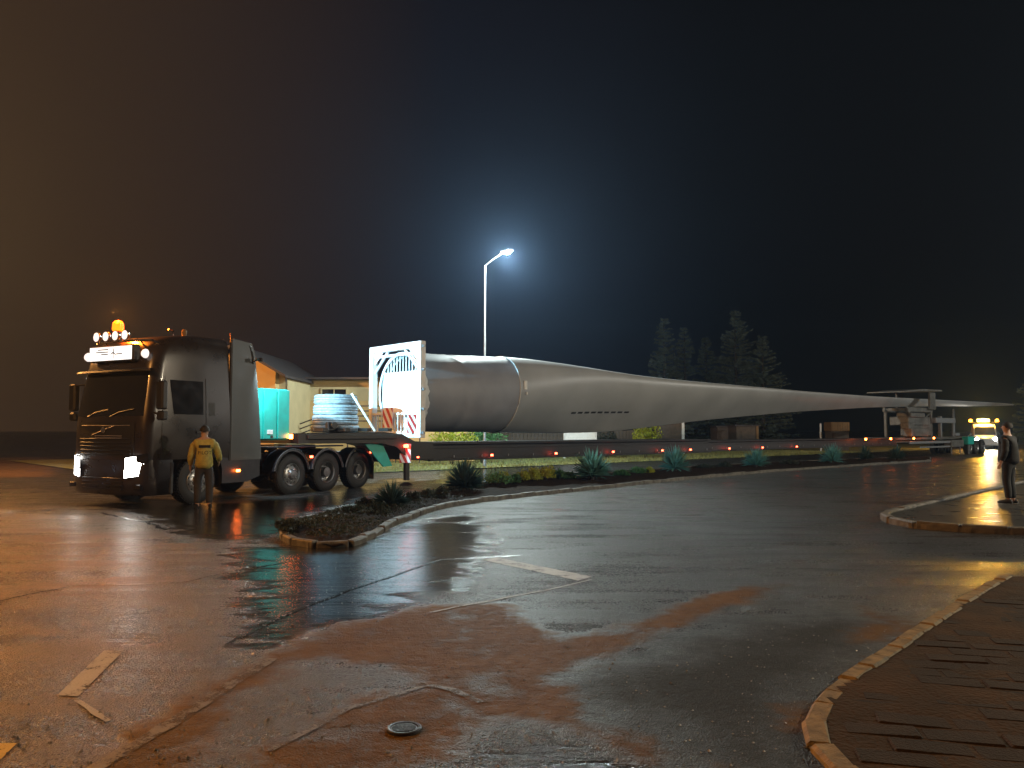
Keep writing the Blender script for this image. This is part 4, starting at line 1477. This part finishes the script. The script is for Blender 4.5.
def bush(name, label, cat, p, rx, ry, hz, mat, n=260, leaf=.05, group=None, seed=0, stem=True):
    rnd = random.Random(seed)
    t = thing(name, label, cat, p, rnd.uniform(0, 6), group)
    if stem:
        b = MB()
        for k in range(4):
            a = k * 1.6
            b.tube([(0, 0, -.08), (math.cos(a) * rx * .35, math.sin(a) * ry * .35, hz * .6)], [.02, .008], 5)
        b.build('stem', 'bark', t)
    b = MB()
    for k in range(n):
        a, e_ = rnd.uniform(0, 6.283), math.asin(rnd.uniform(-.25, 1))
        rr_ = rnd.uniform(.55, 1.05) * (1 + .18 * math.sin(a * 3 + seed) + .12 * math.sin(e_ * 5 + seed * 2))
        c_ = Vector((math.cos(a) * math.cos(e_) * rx * rr_, math.sin(a) * math.cos(e_) * ry * rr_, hz * .42 + math.sin(e_) * hz * .56 * rr_))
        d1 = Vector((rnd.gauss(0, 1), rnd.gauss(0, 1), rnd.gauss(0, 1))).normalized(); d2 = d1.cross(Vector((rnd.gauss(0, 1), rnd.gauss(0, 1), rnd.gauss(0, 1)))).normalized()
        s_ = leaf * rnd.uniform(.6, 1.3)
        b.add([c_ - d1 * s_, c_ + d2 * s_ * .45, c_ + d1 * s_, c_ - d2 * s_ * .45], [(0, 1, 2, 3)])
    tag(b.build('foliage', mat, t, smooth=False, fix=False), kind='stuff')
    return t


shr = [(498, 491, 26, 13, 'leaf_g', 'low green plant between the large dark yucca and the lime shrubs'),
       (504, 488, 13, 10, 'leaf_y', 'leftmost of the round lime-yellow shrubs in the flower bed'),
       (515, 488.5, 11, 9, 'leaf_g', 'green shrub between the first two lime-yellow shrubs'),
       (524, 487, 13, 11, 'leaf_y', 'second round lime-yellow shrub from the left'),
       (534, 486.5, 13, 12, 'leaf_y', 'third round lime-yellow shrub, touching the second'),
       (547, 485.5, 15, 13, 'leaf_y', 'rightmost and largest of the four lime-yellow shrubs'),
       (559, 484.5, 12, 10, 'leaf_g', 'green shrub right of the largest lime-yellow shrub'),
       (569, 484, 10, 7, 'leaf_g', 'small green plant at the left foot of the big blue-green yucca'),
       (622, 480, 14, 6, 'leaf_g', 'low blue-green plant right of the big blue-green yucca'),
       (638, 478, 14, 7, 'leaf_g', 'small green plant between the two tall blue-green yuccas'),
       (650, 477.5, 8, 6, 'leaf_y', 'small yellow shrub left of the second blue-green yucca')]
for k, (u_, v_, w_, h_, mt, lb) in enumerate(shr):
    p = gp(u_, v_); D_ = p.y
    bush('low_shrub', lb, 'shrub', (p.x, p.y, .10), w_ / F_PX * D_ * .56, w_ / F_PX * D_ * .56, h_ / F_PX * D_ * 1.2, mt, 620, .040, 'low shrubs in the flower bed', k)
dk = [(352, 521, 20, 11, 'low dark plant nearest the rounded tip of the flower bed'), (366, 513, 18, 11, 'low dark plant at the left foot of the first yucca'),
      (378, 520, 24, 13, 'low dark plant in front of the first yucca'), (414, 507, 14, 12, 'small dark shrub right beside the first yucca'),
      (428, 504, 14, 11, 'middle of three small dark shrubs between the two dark yuccas'), (441, 502, 12, 11, 'rightmost of three small dark shrubs between the two dark yuccas'),
      (330, 529, 22, 8, 'flat dark ground plant at the tip of the flower bed'), (705, 471.5, 18, 6, 'low dark plant right of the second blue-green yucca'),
      (725, 470.5, 14, 7, 'low dark plant left of the rounded blue-green yucca'), (790, 467.5, 22, 6, 'low dark plant right of the rounded blue-green yucca')]
for k, (u_, v_, w_, h_, lb) in enumerate(dk):
    p = gp(u_, v_); D_ = p.y
    bush('low_shrub', lb, 'shrub', (p.x, p.y, .07), w_ / F_PX * D_ / 2, w_ / F_PX * D_ / 2, h_ / F_PX * D_, 'leaf_k', 420, .040, 'low shrubs in the flower bed', 40 + k)

# creeping ground cover over the nose of the bed
gb = MB(); rnd = random.Random(5)
nf = len(isl_front)
for k in range(15000):
    i = int(rnd.random() ** 1.5 * nf * .52); f_ = rnd.uniform(.06, .94)
    p = isl_front[i].lerp(isl_back[i], f_)
    cl = mnoise.noise(p * 1.7) + .5 * mnoise.noise(p * 5)
    if cl < -.08: continue
    h = .05 + .14 * max(0, cl + .1) * rnd.random()
    c_ = Vector((p.x + rnd.uniform(-.1, .1), p.y + rnd.uniform(-.1, .1), .06 + .08 * math.sin(math.pi * f_) + h))
    d1 = Vector((rnd.gauss(0, 1), rnd.gauss(0, 1), rnd.gauss(0, .6))).normalized(); d2 = d1.cross(Vector((rnd.gauss(0, 1), rnd.gauss(0, 1), rnd.gauss(0, 1)))).normalized()
    s_ = rnd.uniform(.012, .030)
    gb.add([c_ - d1 * s_, c_ + d2 * s_ * .5, c_ + d1 * s_, c_ - d2 * s_ * .5], [(0, 1, 2, 3)])
tag(gb.build('ground_cover', 'leaf_k', smooth=False, fix=False), 'dark creeping ground cover over the nose of the flower bed', 'ground cover', kind='stuff')

# shrubs on the verge seen under the blade
def verge_bush(u, off, w, h, mat, lb, seed):
    D_ = 40.0
    for it in range(20):
        r_ = (u - 512) / F_PX
        s_ = (-(TL_LOC.x + BN.x * off) + (TL_LOC.y + BN.y * off) * r_) / (BD.x - BD.y * r_)
    p = along(s_, off, .02)
    return bush('garden_shrub', lb, 'shrub', p, w / 2, w / 2, h, mat, 1500, .085, 'leafy shrubs seen beneath the blade', seed)


verge_bush(452, 9.5, 2.4, 1.75, 'leaf_y', 'yellow-green leafy shrub beneath the blade root, left of the other', 71)
verge_bush(482, 10.0, 2.2, 1.9, 'leaf_g', 'green leafy shrub beneath the blade root, right of the other', 72)
verge_bush(606, 11.0, 2.2, 1.55, 'leaf_k', 'dull dark shrub beneath the middle of the blade', 73)
verge_bush(645, 9.0, 2.0, 1.95, 'leaf_y', 'bright lime leafy shrub beneath the blade belly beside the shed', 74)


# conifers
def conifer(u, v_top, Y, wid, label, seed, base=1.0):
    rnd = random.Random(seed)
    pt = at(u, v_top, Y); H = pt.z
    t = thing('conifer_tree', label, 'tree', (pt.x, Y, 0), rnd.uniform(0, 6), 'conifers behind the blade')
    b = MB(); b.tube([(0, 0, -.2), (.05, 0, H * .4), (0, .05, H * .97)], [.22, .13, .02], 8)
    br = []
    z = base
    while z < H * .97:
        f_ = (z - base) / (H - base)
        L_ = wid / 2 * (1 - f_) ** .8 + .12
        for k in range(rnd.randint(5, 8)):
            a = rnd.uniform(0, 6.283); l_ = L_ * rnd.uniform(.55, 1.15)
            lift = .35 * l_ * (.4 + f_) - .1 * l_
            e_ = Vector((math.cos(a) * l_, math.sin(a) * l_, z + lift * rnd.uniform(.4, 1.2)))
            br.append((Vector((0, 0, z)), e_))
        z += rnd.uniform(.22, .38)
    for a_, e_ in br[::2]: b.tube([a_, e_], [.03, .008], 4)
    b.build('trunk', 'bark', t)
    b = MB()
    for a_, e_ in br:
        n_ = max(12, int((e_ - a_).length * 30))
        d_ = (e_ - a_).normalized(); sd = d_.cross(Vector((0, 0, 1))).normalized()
        for k in range(n_):
            f_ = rnd.uniform(.12, 1.03); c_ = a_.lerp(e_, f_)
            sgn = rnd.choice((-1, 1)); ln = rnd.uniform(.18, .42) * (1.15 - .5 * f_)
            tip = c_ + sd * sgn * ln * rnd.uniform(.4, 1) + d_ * ln * .6 + Vector((0, 0, rnd.uniform(-.22, .10)))
            w_ = Vector((0, 0, 1)).cross(tip - c_).normalized() * .05 + Vector((0, 0, .04))
            b.add([c_ - w_, c_ + w_, tip], [(0, 1, 2)])
    tag(b.build('crown', 'needle', t, smooth=False, fix=False), kind='stuff')
    return t


conifer(664, 315, 66, 4.6, 'slender pale conifer left of the wide dark conifers', 1)
conifer(684, 323, 70, 4.2, 'thin faint conifer close behind the slender pale one', 2)
conifer(706, 334, 72, 4.4, 'short faint conifer between the slender and the tall one', 3)
conifer(735, 307, 70, 7.2, 'tallest wide conifer in the middle of the clump', 4)
conifer(762, 333, 68, 6.6, 'broad lower conifer right of the tallest one', 5)
conifer(1032, 372, 60, 4.0, 'conifer at the right edge beyond the standing person', 6)

# ================================================================== BUILDINGS
bd = thing('house', 'ochre rendered house with pitched roof and flat wing behind the truck', 'house', (0, 0, 0))
YB = 42.0
def wz(v, Y): return CAM_H + (HOR - v) * Y / F_PX
def wx(u, Y): return (u - 512) * Y / F_PX
# gabled block
xg0, xg1 = wx(196, 38), wx(287, 38)
zr, ze = wz(347, 38), wz(380, 38)
xm = wx(234, 38)
b = MB()
b.prism([(xg0, 0), (wx(275, 38), 0), (wx(275, 38), wz(370, 38)), (xm, zr - .15), (xg0, zr - 1.0)], 38, 47); b.build('gable_wall', 'ochre', bd, smooth=False)
b = MB(); b.prism([(wx(275, 38) + .003, 0), (xg1 - .15, 0), (xg1 - .15, wz(378, 38)), (wx(275, 38) + .003, wz(371, 38))], 38.6, 47); b.build('side_wall', 'cream', bd, smooth=False)
b = MB(); b.prism([(xm, zr), (xg1, ze + .10), (xg1, ze + .22), (xm, zr + .13), (xg0 - .3, zr - .75), (xg0 - .3, zr - .9)], 37.6, 47.4); b.build('roof', 'roof', bd, smooth=False)
b = MB(); b.tube([(xg1 + .02, 37.7, ze + .05), (xg1 - .02, 37.9, ze - .5), (xg1 - .8, 38.4, ze - 1.0), (xg1 - .8, 38.5, .2)], .05, 8); b.build('downpipe', 'roof', bd)
# long wing
YW = 43.0
xw0, xw1 = wx(280, YW), wx(474, YW)
zw = wz(380, YW); zl = wz(401, YW)
b = MB(); b.box(((xw0 + xw1) / 2, YW + 3, zw / 2 + zl / 2), (xw1 - xw0, 6, zw - zl), .02); b.build('upper_wall', 'cream', bd, smooth=False)
b = MB(); b.box(((xw0 + xw1) / 2, YW + 2.93, zl / 2), (xw1 - xw0 + .05, 6.0, zl - .004), .02); b.build('lower_wall', 'ochre', bd, smooth=False)
b = MB(); b.box(((xw0 + xw1) / 2, YW + 2.8, zw + .06), (xw1 - xw0 + .3, 6.8, .12), .02); b.build('eave', 'roof', bd, smooth=False)
xa, xb = wx(322, YW), wx(346, YW)
b = MB(); b.box(((xa + xb) / 2, YW - .015, wz(398, YW)), (xb - xa, .05, .95), .01); wd = b.build('window', 'glass', bd, smooth=False)
b = MB()
zc_ = wz(398, YW)
b.box(((xa + xb) / 2, YW - .05, zc_ + .50), (xb - xa + .16, .10, .08), .01); b.box((xb + .04, YW - .05, zc_), (.08, .10, .92), .01); b.box((xa - .04, YW - .05, zc_), (.08, .10, .92), .01); b.box(((xa + xb) / 2, YW - .05, zc_), (.05, .06, .92), .01)
b.each('window_frame', 'cream', wd, smooth=False)
# railing with four rails and a flight of steps
rl = thing('railing', 'dark metal railing with sloping stair rail before the ochre wing', 'railing', (0, 0, 0))
YR = 40.5
for v_ in (406, 411, 416, 421):
    b = MB(); b.tube([(wx(348, YR), YR, wz(v_, YR)), (wx(440, YR), YR, wz(v_, YR))], .035, 6); b.build('rail', 'roof', rl)
for u_ in (348, 372, 396, 420, 440):
    b = MB(); b.box((wx(u_, YR), YR, wz(405, YR) / 2), (.06, .06, wz(405, YR)), .005); b.build('post', 'roof', rl)
b = MB()
for d_ in (0, 5, 10): b.tube([(wx(348, YR), YR + .01, wz(406 + d_, YR)), (wx(300, YR), YR + .01, wz(424 + d_, YR))], .035, 6)
b.each('stair_rail', 'roof', rl)
# boarded fence under the blade
fe = thing('board_fence', 'low brown boarded fence behind the shrubs under the blade', 'fence', (0, 0, 0))
Y0f = 50.0
xx = wx(424, Y0f); k = 0
bdm = MB(); bdm.box((0, 0, .85), (.235, .03, 1.7), .004); bdo = bdm.build('board', 'brownwall')
while xx < wx(655, Y0f):
    c_ = bdo.copy(); C.objects.link(c_); c_.parent = fe
    c_.location = (xx, Y0f + (xx - wx(424, Y0f)) * .25, random.uniform(-.05, .02)); c_.rotation_euler.z = R(14); xx += .245; k += 1
C.objects.unlink(bdo)
b = MB()
for z in (.4, 1.3): b.box((wx(540, Y0f), Y0f + (wx(540, Y0f) - wx(424, Y0f)) * .25 + .06, z), (15.0, .05, .10), .005, rot=(0, 0, R(14)))
b.each('rail', 'brownwall', fe, smooth=False)
# white garden gate panel
t = thing('garden_gate', 'pale blue-white boarded gate between two white posts under the blade', 'gate', (wx(580, 47), 47, 0))
b = MB(); b.box((0, 0, 1.25), (1.75, .05, .80), .01); b.build('board', 'white', t, smooth=False)
for sg in (-1, 1):
    b = MB(); b.box((sg * .93, 0, .86), (.10, .10, 1.72), .01); b.build('post', 'frame', t, smooth=False)
# shed
def shed(name, label, u0, u1, v0, Y, mat, side, cat='shed'):
    x0, x1 = wx(u0, Y), wx(u1, Y); zt = wz(v0, Y)
    t = thing(name, label, cat, ((x0 + x1) / 2, Y, 0)); w_ = x1 - x0
    b = MB(); b.box((0, 1.2, zt / 2), (w_, 2.4, zt), .02); b.build('wall', mat, t, smooth=False)
    b = MB(); b.box((0, 1.2, zt + .05), (w_ + .3, 2.7, .10), .02); b.build('roof', 'roof', t, smooth=False)
    b = MB(); b.box((w_ / 2 - .09, -.03, zt / 2), (.18, .08, zt - .02), .01); b.build('corner_post', side, t, smooth=False)
    b = MB(); b.box((-w_ * .12, -.03, zt * .42), (w_ * .34, .05, zt * .80), .01); d_ = b.build('door', 'brownwall', t, smooth=False)
    b = MB(); b.box((-w_ * .02, -.08, zt * .42), (.04, .05, .12), .01); b.build('handle', 'galv', d_, smooth=False)
    return t


shed('shed', 'small brown shed with white corner post behind the blade belly', 656, 684, 421, 56, 'brownwall', 'frame')
shed('kiosk', 'small dim kiosk with orange corner post below the dark conifers', 736, 758, 426, 62, 'brownwall', 'boxwood', 'kiosk')
shed('kiosk', 'faint low hut left of the kiosk with the orange post', 717, 734, 427, 66, 'brownwall', 'brownwall', 'hut')
# ochre container on a low stand with a white pole beside it
Yc = 66; t = thing('ochre_container', 'ochre box container in the dark beyond the thin end of the blade', 'container', (wx(841, Yc), Yc, 0))
b = MB(); b.box((0, 1, 1.98), (1.5, 1.6, .75), .03); b.build('body', 'boxwood', t, smooth=False)
for k in range(7):
    b = MB(); b.box((-.63 + k * .21, .19, 1.98), (.07, .05, .66), .01); b.build('rib', 'boxwood', t, smooth=False)
b = MB(); b.box((0, 1, .80), (1.4, 1.5, 1.58), .02); b.build('base', 'brownwall', t, smooth=False)
t = thing('white_post', 'thin white post standing left of the ochre container', 'post', (wx(820, 64), 64, 0))
b = MB(); b.cyl((0, 0, 0), (0, 0, 2.15), .07, n=10); b.build('shaft', 'frame', t)
b = MB(); b.lathe([(.08, 2.15), (.10, 2.18), (.0, 2.25)], (0, 0, 0), 'Z', 10); b.build('cap', 'frame', t)

# ================================================================== FOLLOWING VAN (far right)
vl = Vector((wx(983, 72), 72, 0)); v_rot = math.atan2(-vl.y, -vl.x) + R(3)
vn = thing('escort_van', 'white escort van with glaring headlights and amber roof beacons, far right', 'van', vl, v_rot)
b = MB(); rows = []
for (x, w_, z0, z1) in ((2.55, .80, .42, .85), (2.5, .92, .35, 1.0), (1.75, .98, .32, 1.22), (1.05, .97, .32, 2.05), (.75, .95, .32, 2.22), (-2.4, .95, .32, 2.25), (-2.5, .92, .4, 2.15)):
    r_ = []
    for (yy_, zz_) in ((-1, z0), (-1, z0 + (z1 - z0) * .55), (-.86, z1 - .06), (-.6, z1), (.6, z1), (.86, z1 - .06), (1, z0 + (z1 - z0) * .55), (1, z0)):
        r_.append(Vector((x, yy_ * w_, zz_)))
    rows.append(r_ + [r_[0]])
b.grid(rows); b.add(rows[0][:-1], [tuple(range(8))]); b.add(rows[-1][:-1], [tuple(range(8))])
b.build('body', 'vanpaint', vn, angle=30)
b = MB(); b.add([(1.72, -.80, 1.28), (1.72, .80, 1.28), (1.12, .74, 1.98), (1.12, -.74, 1.98)], [(0, 1, 2, 3)]); b.build('windshield', 'glass', vn, smooth=False)
for sg in (1, -1):
    b = MB(); b.lathe([(.15, 0), (.13, .05), (.0, .08)], (2.50, sg * .70, .92), 'X', 16); b.build('headlight', 'em_far', vn)
    b = MB(); b.box((1.2, sg * 1.08, 1.35), (.10, .16, .24), .03); b.build('mirror', 'plastic', vn)
    for x in (1.6, -1.7):
        b = MB(); b.lathe([(.20, .0), (.30, .02), (.34, -.03), (.34, -.18), (.2, -.2)], (x, sg * .95, .34), 'Y', 20, sg); wv_ = b.build('wheel', 'rubber', vn)
        b = MB(); b.lathe([(.0, .01), (.20, .005), (.2, -.05)], (x, sg * .95, .34), 'Y', 20, sg); b.build('rim', 'steelrim', wv_)
lamp('van_headlamp_beam', 'SPOT', 420, (1, .95, .82), vn, (2.75, .2, .95), .2, (1, 0, -.03), R(70), .8)
b = MB(); b.box((.30, 0, 2.36), (.30, 1.9, .14), .03); lb_ = b.build('light_bar', 'plastic', vn)
for sg in (1, -1):
    b = MB(); b.lathe([(.13, 0), (.13, .16), (.07, .22), (.0, .23)], (.30, sg * 1.02, 2.44), 'Z', 14); b.build('beacon', 'em_amber', lb_)
lamp('van_beacon_light', 'POINT', 1500, (1, .5, .06), lb_, (.7, 0, 2.85), .15)
b = MB(); b.box((.50, -.05, 2.55), (.05, 1.0, .26), .01); sgn_ = b.build('warning_sign', 'white', vn, smooth=False)
b = MB(); b.box((.53, -.05, 2.55), (.02, .9, .10), .002); b.build('sign_band', 'red', sgn_, smooth=False)

# ================================================================== PEOPLE
def skin_mesh(name, verts, edges, radii, mat, parent, sub=2, root=0):
    me = bpy.data.meshes.new(name)
    me.from_pydata(verts, edges, [])
    o = bpy.data.objects.new(name, me); C.objects.link(o)
    o.parent = parent
    sk = o.modifiers.new('skin', 'SKIN'); sk.use_smooth_shade = True
    bpy.context.view_layer.update()
    if not me.skin_vertices:
        bpy.context.view_layer.objects.active = o
        bpy.ops.mesh.customdata_skin_add()
    for i, r_ in enumerate(radii):
        d_ = me.skin_vertices[0].data[i]
        d_.radius = r_ if isinstance(r_, tuple) else (r_, r_)
        d_.use_root = (i == root)
    ss = o.modifiers.new('sub', 'SUBSURF'); ss.levels = sub; ss.render_levels = sub
    me.materials.append(M[mat])
    # bake the surface so that the figure is plain geometry
    dg = bpy.context.evaluated_depsgraph_get(); dg.update()
    baked = bpy.data.meshes.new_from_object(o.evaluated_get(dg))
    o.modifiers.clear(); o.data = baked
    baked.shade_smooth()
    if not baked.materials: baked.materials.append(M[mat])
    return o


def finger_chain(V, E, Rr, wrist_i, base, dirv, lens, r0, bend):
    prev = wrist_i
    p = Vector(base); d = Vector(dirv).normalized()
    V.append(tuple(p)); Rr.append(r0 * 1.05); E.append((prev, len(V) - 1)); prev = len(V) - 1
    for k, L_ in enumerate(lens):
        d = (d + Vector(bend) * .55).normalized()
        p = p + d * L_
        V.append(tuple(p)); Rr.append(r0 * (.98 - .1 * k)); E.append((prev, len(V) - 1)); prev = len(V) - 1


def person(label, loc, rz, H, hands, jacket_mat, trouser_mat, hem=.86, text=None, feet=(.11, .0), lean=0.0, hood=False):
    k = H / 1.78
    t = thing('person', label, 'person', loc, rz)         # faces +x
    V, E, Rr = [], [], []
    def v_(x, y, z, r_):
        V.append((x * k, y * k, z * k)); Rr.append(tuple(q * k for q in r_) if isinstance(r_, tuple) else r_ * k); return len(V) - 1
    pel = v_(0, 0, .95, (.15, .12))
    bel = v_(.0, 0, 1.10, (.15, .115)); che = v_(.0, 0, 1.30, (.17, .125)); upp = v_(-.01, 0, 1.44, (.14, .10)); nek = v_(.0, 0, 1.53, .06); he0 = v_(.02, 0, 1.60, .075)
    E += [(pel, bel), (bel, che), (che, upp), (upp, nek), (nek, he0)]
    he1 = v_(.03, 0, 1.68, .092); he2 = v_(.02, 0, 1.745, .062); E += [(he0, he1), (he1, he2)]
    for sg in (1, -1):
        hip = v_(0, sg * .10, .88, .095); kn = v_(.02 + feet[1] * sg, sg * (feet[0] + .0), .50, .066); ca_ = v_(-.01 + feet[1] * sg, sg * feet[0], .34, .058); an = v_(-.02 + feet[1] * sg * 1.6, sg * feet[0], .10, .045)
        he = v_(-.04 + feet[1] * sg * 1.6, sg * feet[0], .045, .042); toe = v_(.15 + feet[1] * sg * 1.6, sg * (feet[0] + .03), .035, .036)
        E += [(pel, hip), (hip, kn), (kn, ca_), (ca_, an), (an, he), (he, toe)]
        hd = hands[0 if sg > 0 else 1]
        sh = v_(-.01, sg * .185, 1.43, .068); el = v_(hd['el'][0], sg * hd['el'][1], hd['el'][2], .048); wr = v_(hd['wr'][0], sg * hd['wr'][1], hd['wr'][2], .030)
        E += [(upp, sh), (sh, el), (el, wr)]
        dW = (Vector(V[wr]) - Vector(V[el])).normalized()
        pa = Vector(V[wr]) + dW * .06 * k; V.append(tuple(pa)); Rr.append((.030 * k, .020 * k)); pi_ = len(V) - 1; E.append((wr, pi_))
        fw = Vector((1, 0, 0)); fw = (fw - dW * fw.dot(dW)).normalized()
        inn = dW.cross(fw) * (1 if sg > 0 else -1)
        for q, (o_, ls) in enumerate(((.026, .036), (.009, .040), (-.009, .037), (-.026, .030))):
            finger_chain(V, E, Rr, pi_, pa + dW * .028 * k + fw * o_ * k, dW, [ls * k, ls * .7 * k, ls * .5 * k], .0085 * k, (inn * .35))
        finger_chain(V, E, Rr, wr, Vector(V[wr]) + dW * .025 * k + fw * .034 * k, dW + fw * .9, [.032 * k, .026 * k], .0095 * k, dW * .3)
    body = skin_mesh('body', V, E, Rr, 'skin', t, 2, pel)
    # face: nose, ears, eyes
    b = MB(); b.lathe([(.0, .035), (.010, .02), (.016, -.005)], (.105 * k, 0, 1.665 * k), 'X', 8)
    for sg in (1, -1): b.lathe([(.0, .012), (.022, .006), (.026, -.006), (.0, -.01)], (.02 * k, sg * .088 * k, 1.675 * k), 'Y', 10, sg)
    b.build('face_feature', 'skin', body)
    b = MB()
    for sg in (1, -1): b.lathe([(.0, .006), (.010, .002), (.012, -.004)], (.108 * k, sg * .033 * k, 1.69 * k), 'X', 10)
    b.box((.104 * k, 0, 1.622 * k), (.012, .04, .008), .002)
    b.each('eye', 'hair', body)
    b = MB(); rows = []          # hair cap
    for i in range(7):
        ph = R(-8 + 98 * i / 6); rows.append([Vector(((.008 + .108 * math.cos(a) * math.cos(ph) - .012) * k, .104 * math.sin(a) * math.cos(ph) * k, (1.675 + .118 * math.sin(ph) + (.045 if (math.cos(a) > .25 and i < 2) else 0)) * k)) for a in [2 * math.pi * j / 20 for j in range(21)]])
    b.grid(rows); b.build('hair', 'hair', body, angle=80)
    # trousers
    V, E, Rr = [], [], []
    pel = v_(0, 0, .98, (.165, .135)); p2 = v_(0, 0, .90, (.16, .13)); E.append((pel, p2))
    for sg in (1, -1):
        hip = v_(0, sg * .10, .84, .112); kn = v_(.02 + feet[1] * sg, sg * feet[0], .50, .085); ca_ = v_(-.01 + feet[1] * sg, sg * feet[0], .30, .080); an = v_(-.02 + feet[1] * sg * 1.6, sg * feet[0], .09, .072)
        E += [(p2, hip), (hip, kn), (kn, ca_), (ca_, an)]
    skin_mesh('trousers', V, E, Rr, trouser_mat, body, 2, 0)
    b = MB()                # shoes
    for sg in (1, -1):
        rows = []
        fx = feet[1] * sg * 1.6
        for (x, w_, h_) in ((-.10, .030, .06), (-.07, .042, .10), (.0, .045, .10), (.08, .050, .075), (.15, .047, .06), (.19, .030, .04)):
            rows.append([Vector(((x + fx) * k, (sg * (feet[0] + .02) + w_ * math.cos(a)) * k, max(0, .5 * h_ + .5 * h_ * math.sin(a)) * k)) for a in [2 * math.pi * j / 12 for j in range(13)]])
        b.grid(rows); b.add(rows[0][:-1], [tuple(range(12))]); b.add(rows[-1][:-1], [tuple(range(12))])
    b.each('shoes', 'plastic', body, angle=60)
    # jacket: torso and sleeves, loose
    V, E, Rr = [], [], []
    bot = v_(0, 0, hem, (.235, .215)); mid = v_(0, 0, 1.05, (.225, .20)); che = v_(0, 0, 1.28, (.21, .155)); upp = v_(-.01, 0, 1.43, (.165, .12)); col_ = v_(.0, 0, 1.525, .082)
    E += [(bot, mid), (mid, che), (che, upp), (upp, col_)]
    for sg in (1, -1):
        hd = hands[0 if sg > 0 else 1]
        sh = v_(-.01, sg * .20, 1.41, .090); el = v_(hd['el'][0], sg * (hd['el'][1] + .01), hd['el'][2], .076); wr = v_(hd['wr'][0], sg * (hd['wr'][1] + .005), hd['wr'][2], .060)
        e2 = Vector(V[el]) + (Vector(V[wr]) - Vector(V[el])) * .9; V[wr] = tuple(e2)
        E += [(upp, sh), (sh, el), (el, wr)]
    jk = skin_mesh('jacket', V, E, Rr, jacket_mat, body, 2, 0)
    for v2 in jk.data.vertices:       # cloth folds
        n_ = mnoise.noise(Vector((v2.co.x * 9, v2.co.y * 9, v2.co.z * 16))) * .012
        v2.co += v2.normal * n_
    back_x = min((v2.co.x for v2 in jk.data.vertices if abs(v2.co.z - 1.25 * k) < .05), default=-.15)
    if text:
        b = MB(); rows = []
        for z in (1.305, 1.365):
            rr_ = []
            for j in range(13):
                y = (-.120 + .24 * j / 12) * k
                c_ = [v2.co.x for v2 in jk.data.vertices if abs(v2.co.z - z * k) < .045 and abs(v2.co.y - y) < .045]
                rr_.append(Vector(((min(c_) if c_ else back_x) - .006, y, z * k)))
            rows.append(rr_)
        b.grid(rows); b.build('back_band', 'coatd', body, smooth=False)
        tx = text_part('back_lettering', text, .105 * k, 'coatd', body, Matrix.Translation((-.35, 0, 1.20 * k)) @ Matrix(((0, 0, -1, 0), (-1, 0, 0, 0), (0, 1, 0, 0), (0, 0, 0, 1))), .0)
        from mathutils.bvhtree import BVHTree
        bv = BVHTree.FromPolygons([v2.co for v2 in jk.data.vertices], [tuple(q.vertices) for q in jk.data.polygons])
        for v2 in tx.data.vertices:           # print lies on the cloth
            w0 = tx.matrix_local @ v2.co
            hit = bv.ray_cast(Vector((-1, w0.y, w0.z)), Vector((1, 0, 0)))
            if hit[0] is not None:
                v2.co = Vector((v2.co.x, v2.co.y, -(hit[0].x - .014 + .35)))
    return t


relax = {'el': (-.03, .26, 1.14), 'wr': (.06, .27, .90)}
bent = {'el': (.0, .29, 1.14), 'wr': (.17, .31, 1.0)}
pp = gp(203, 508)
vd = math.atan2(pp.y, pp.x)
person('person in yellow jacket lettered PILOT seen from behind beside the truck', (pp.x, pp.y, 0), vd + R(1.5), 1.76, (relax, bent), 'jacket', 'trousers', .80, 'PILOT', (.12, .02))
p2_ = gp(1010, 503, .08)
person('person in dark clothes standing on the pavement at the right edge', (p2_.x, p2_.y, .078), math.atan2(p2_.y, p2_.x) + R(72), 1.76, (relax, relax), 'coatd', 'coatd', .80, None, (.09, .01))

# ================================================================== HAZE
b = MB(); b.box((0, 150, 24.0), (900, 420, 50.4), 0)
hz = bpy.data.materials.new('night_mist'); hz.use_nodes = True
hn = hz.node_tree.nodes; hn.clear()
ho = hn.new('ShaderNodeOutputMaterial'); hv = hn.new('ShaderNodeVolumePrincipled')
hv.inputs['Color'].default_value = (.40, .62, 1.0, 1)
hv.inputs['Density'].default_value = .00065
hv.inputs['Anisotropy'].default_value = .74
hz.node_tree.links.new(hv.outputs[0], ho.inputs['Volume'])
haze = b.build('haze', hz, smooth=False)
tag(haze, 'thin wet night mist round the lamps', 'haze', kind='stuff')
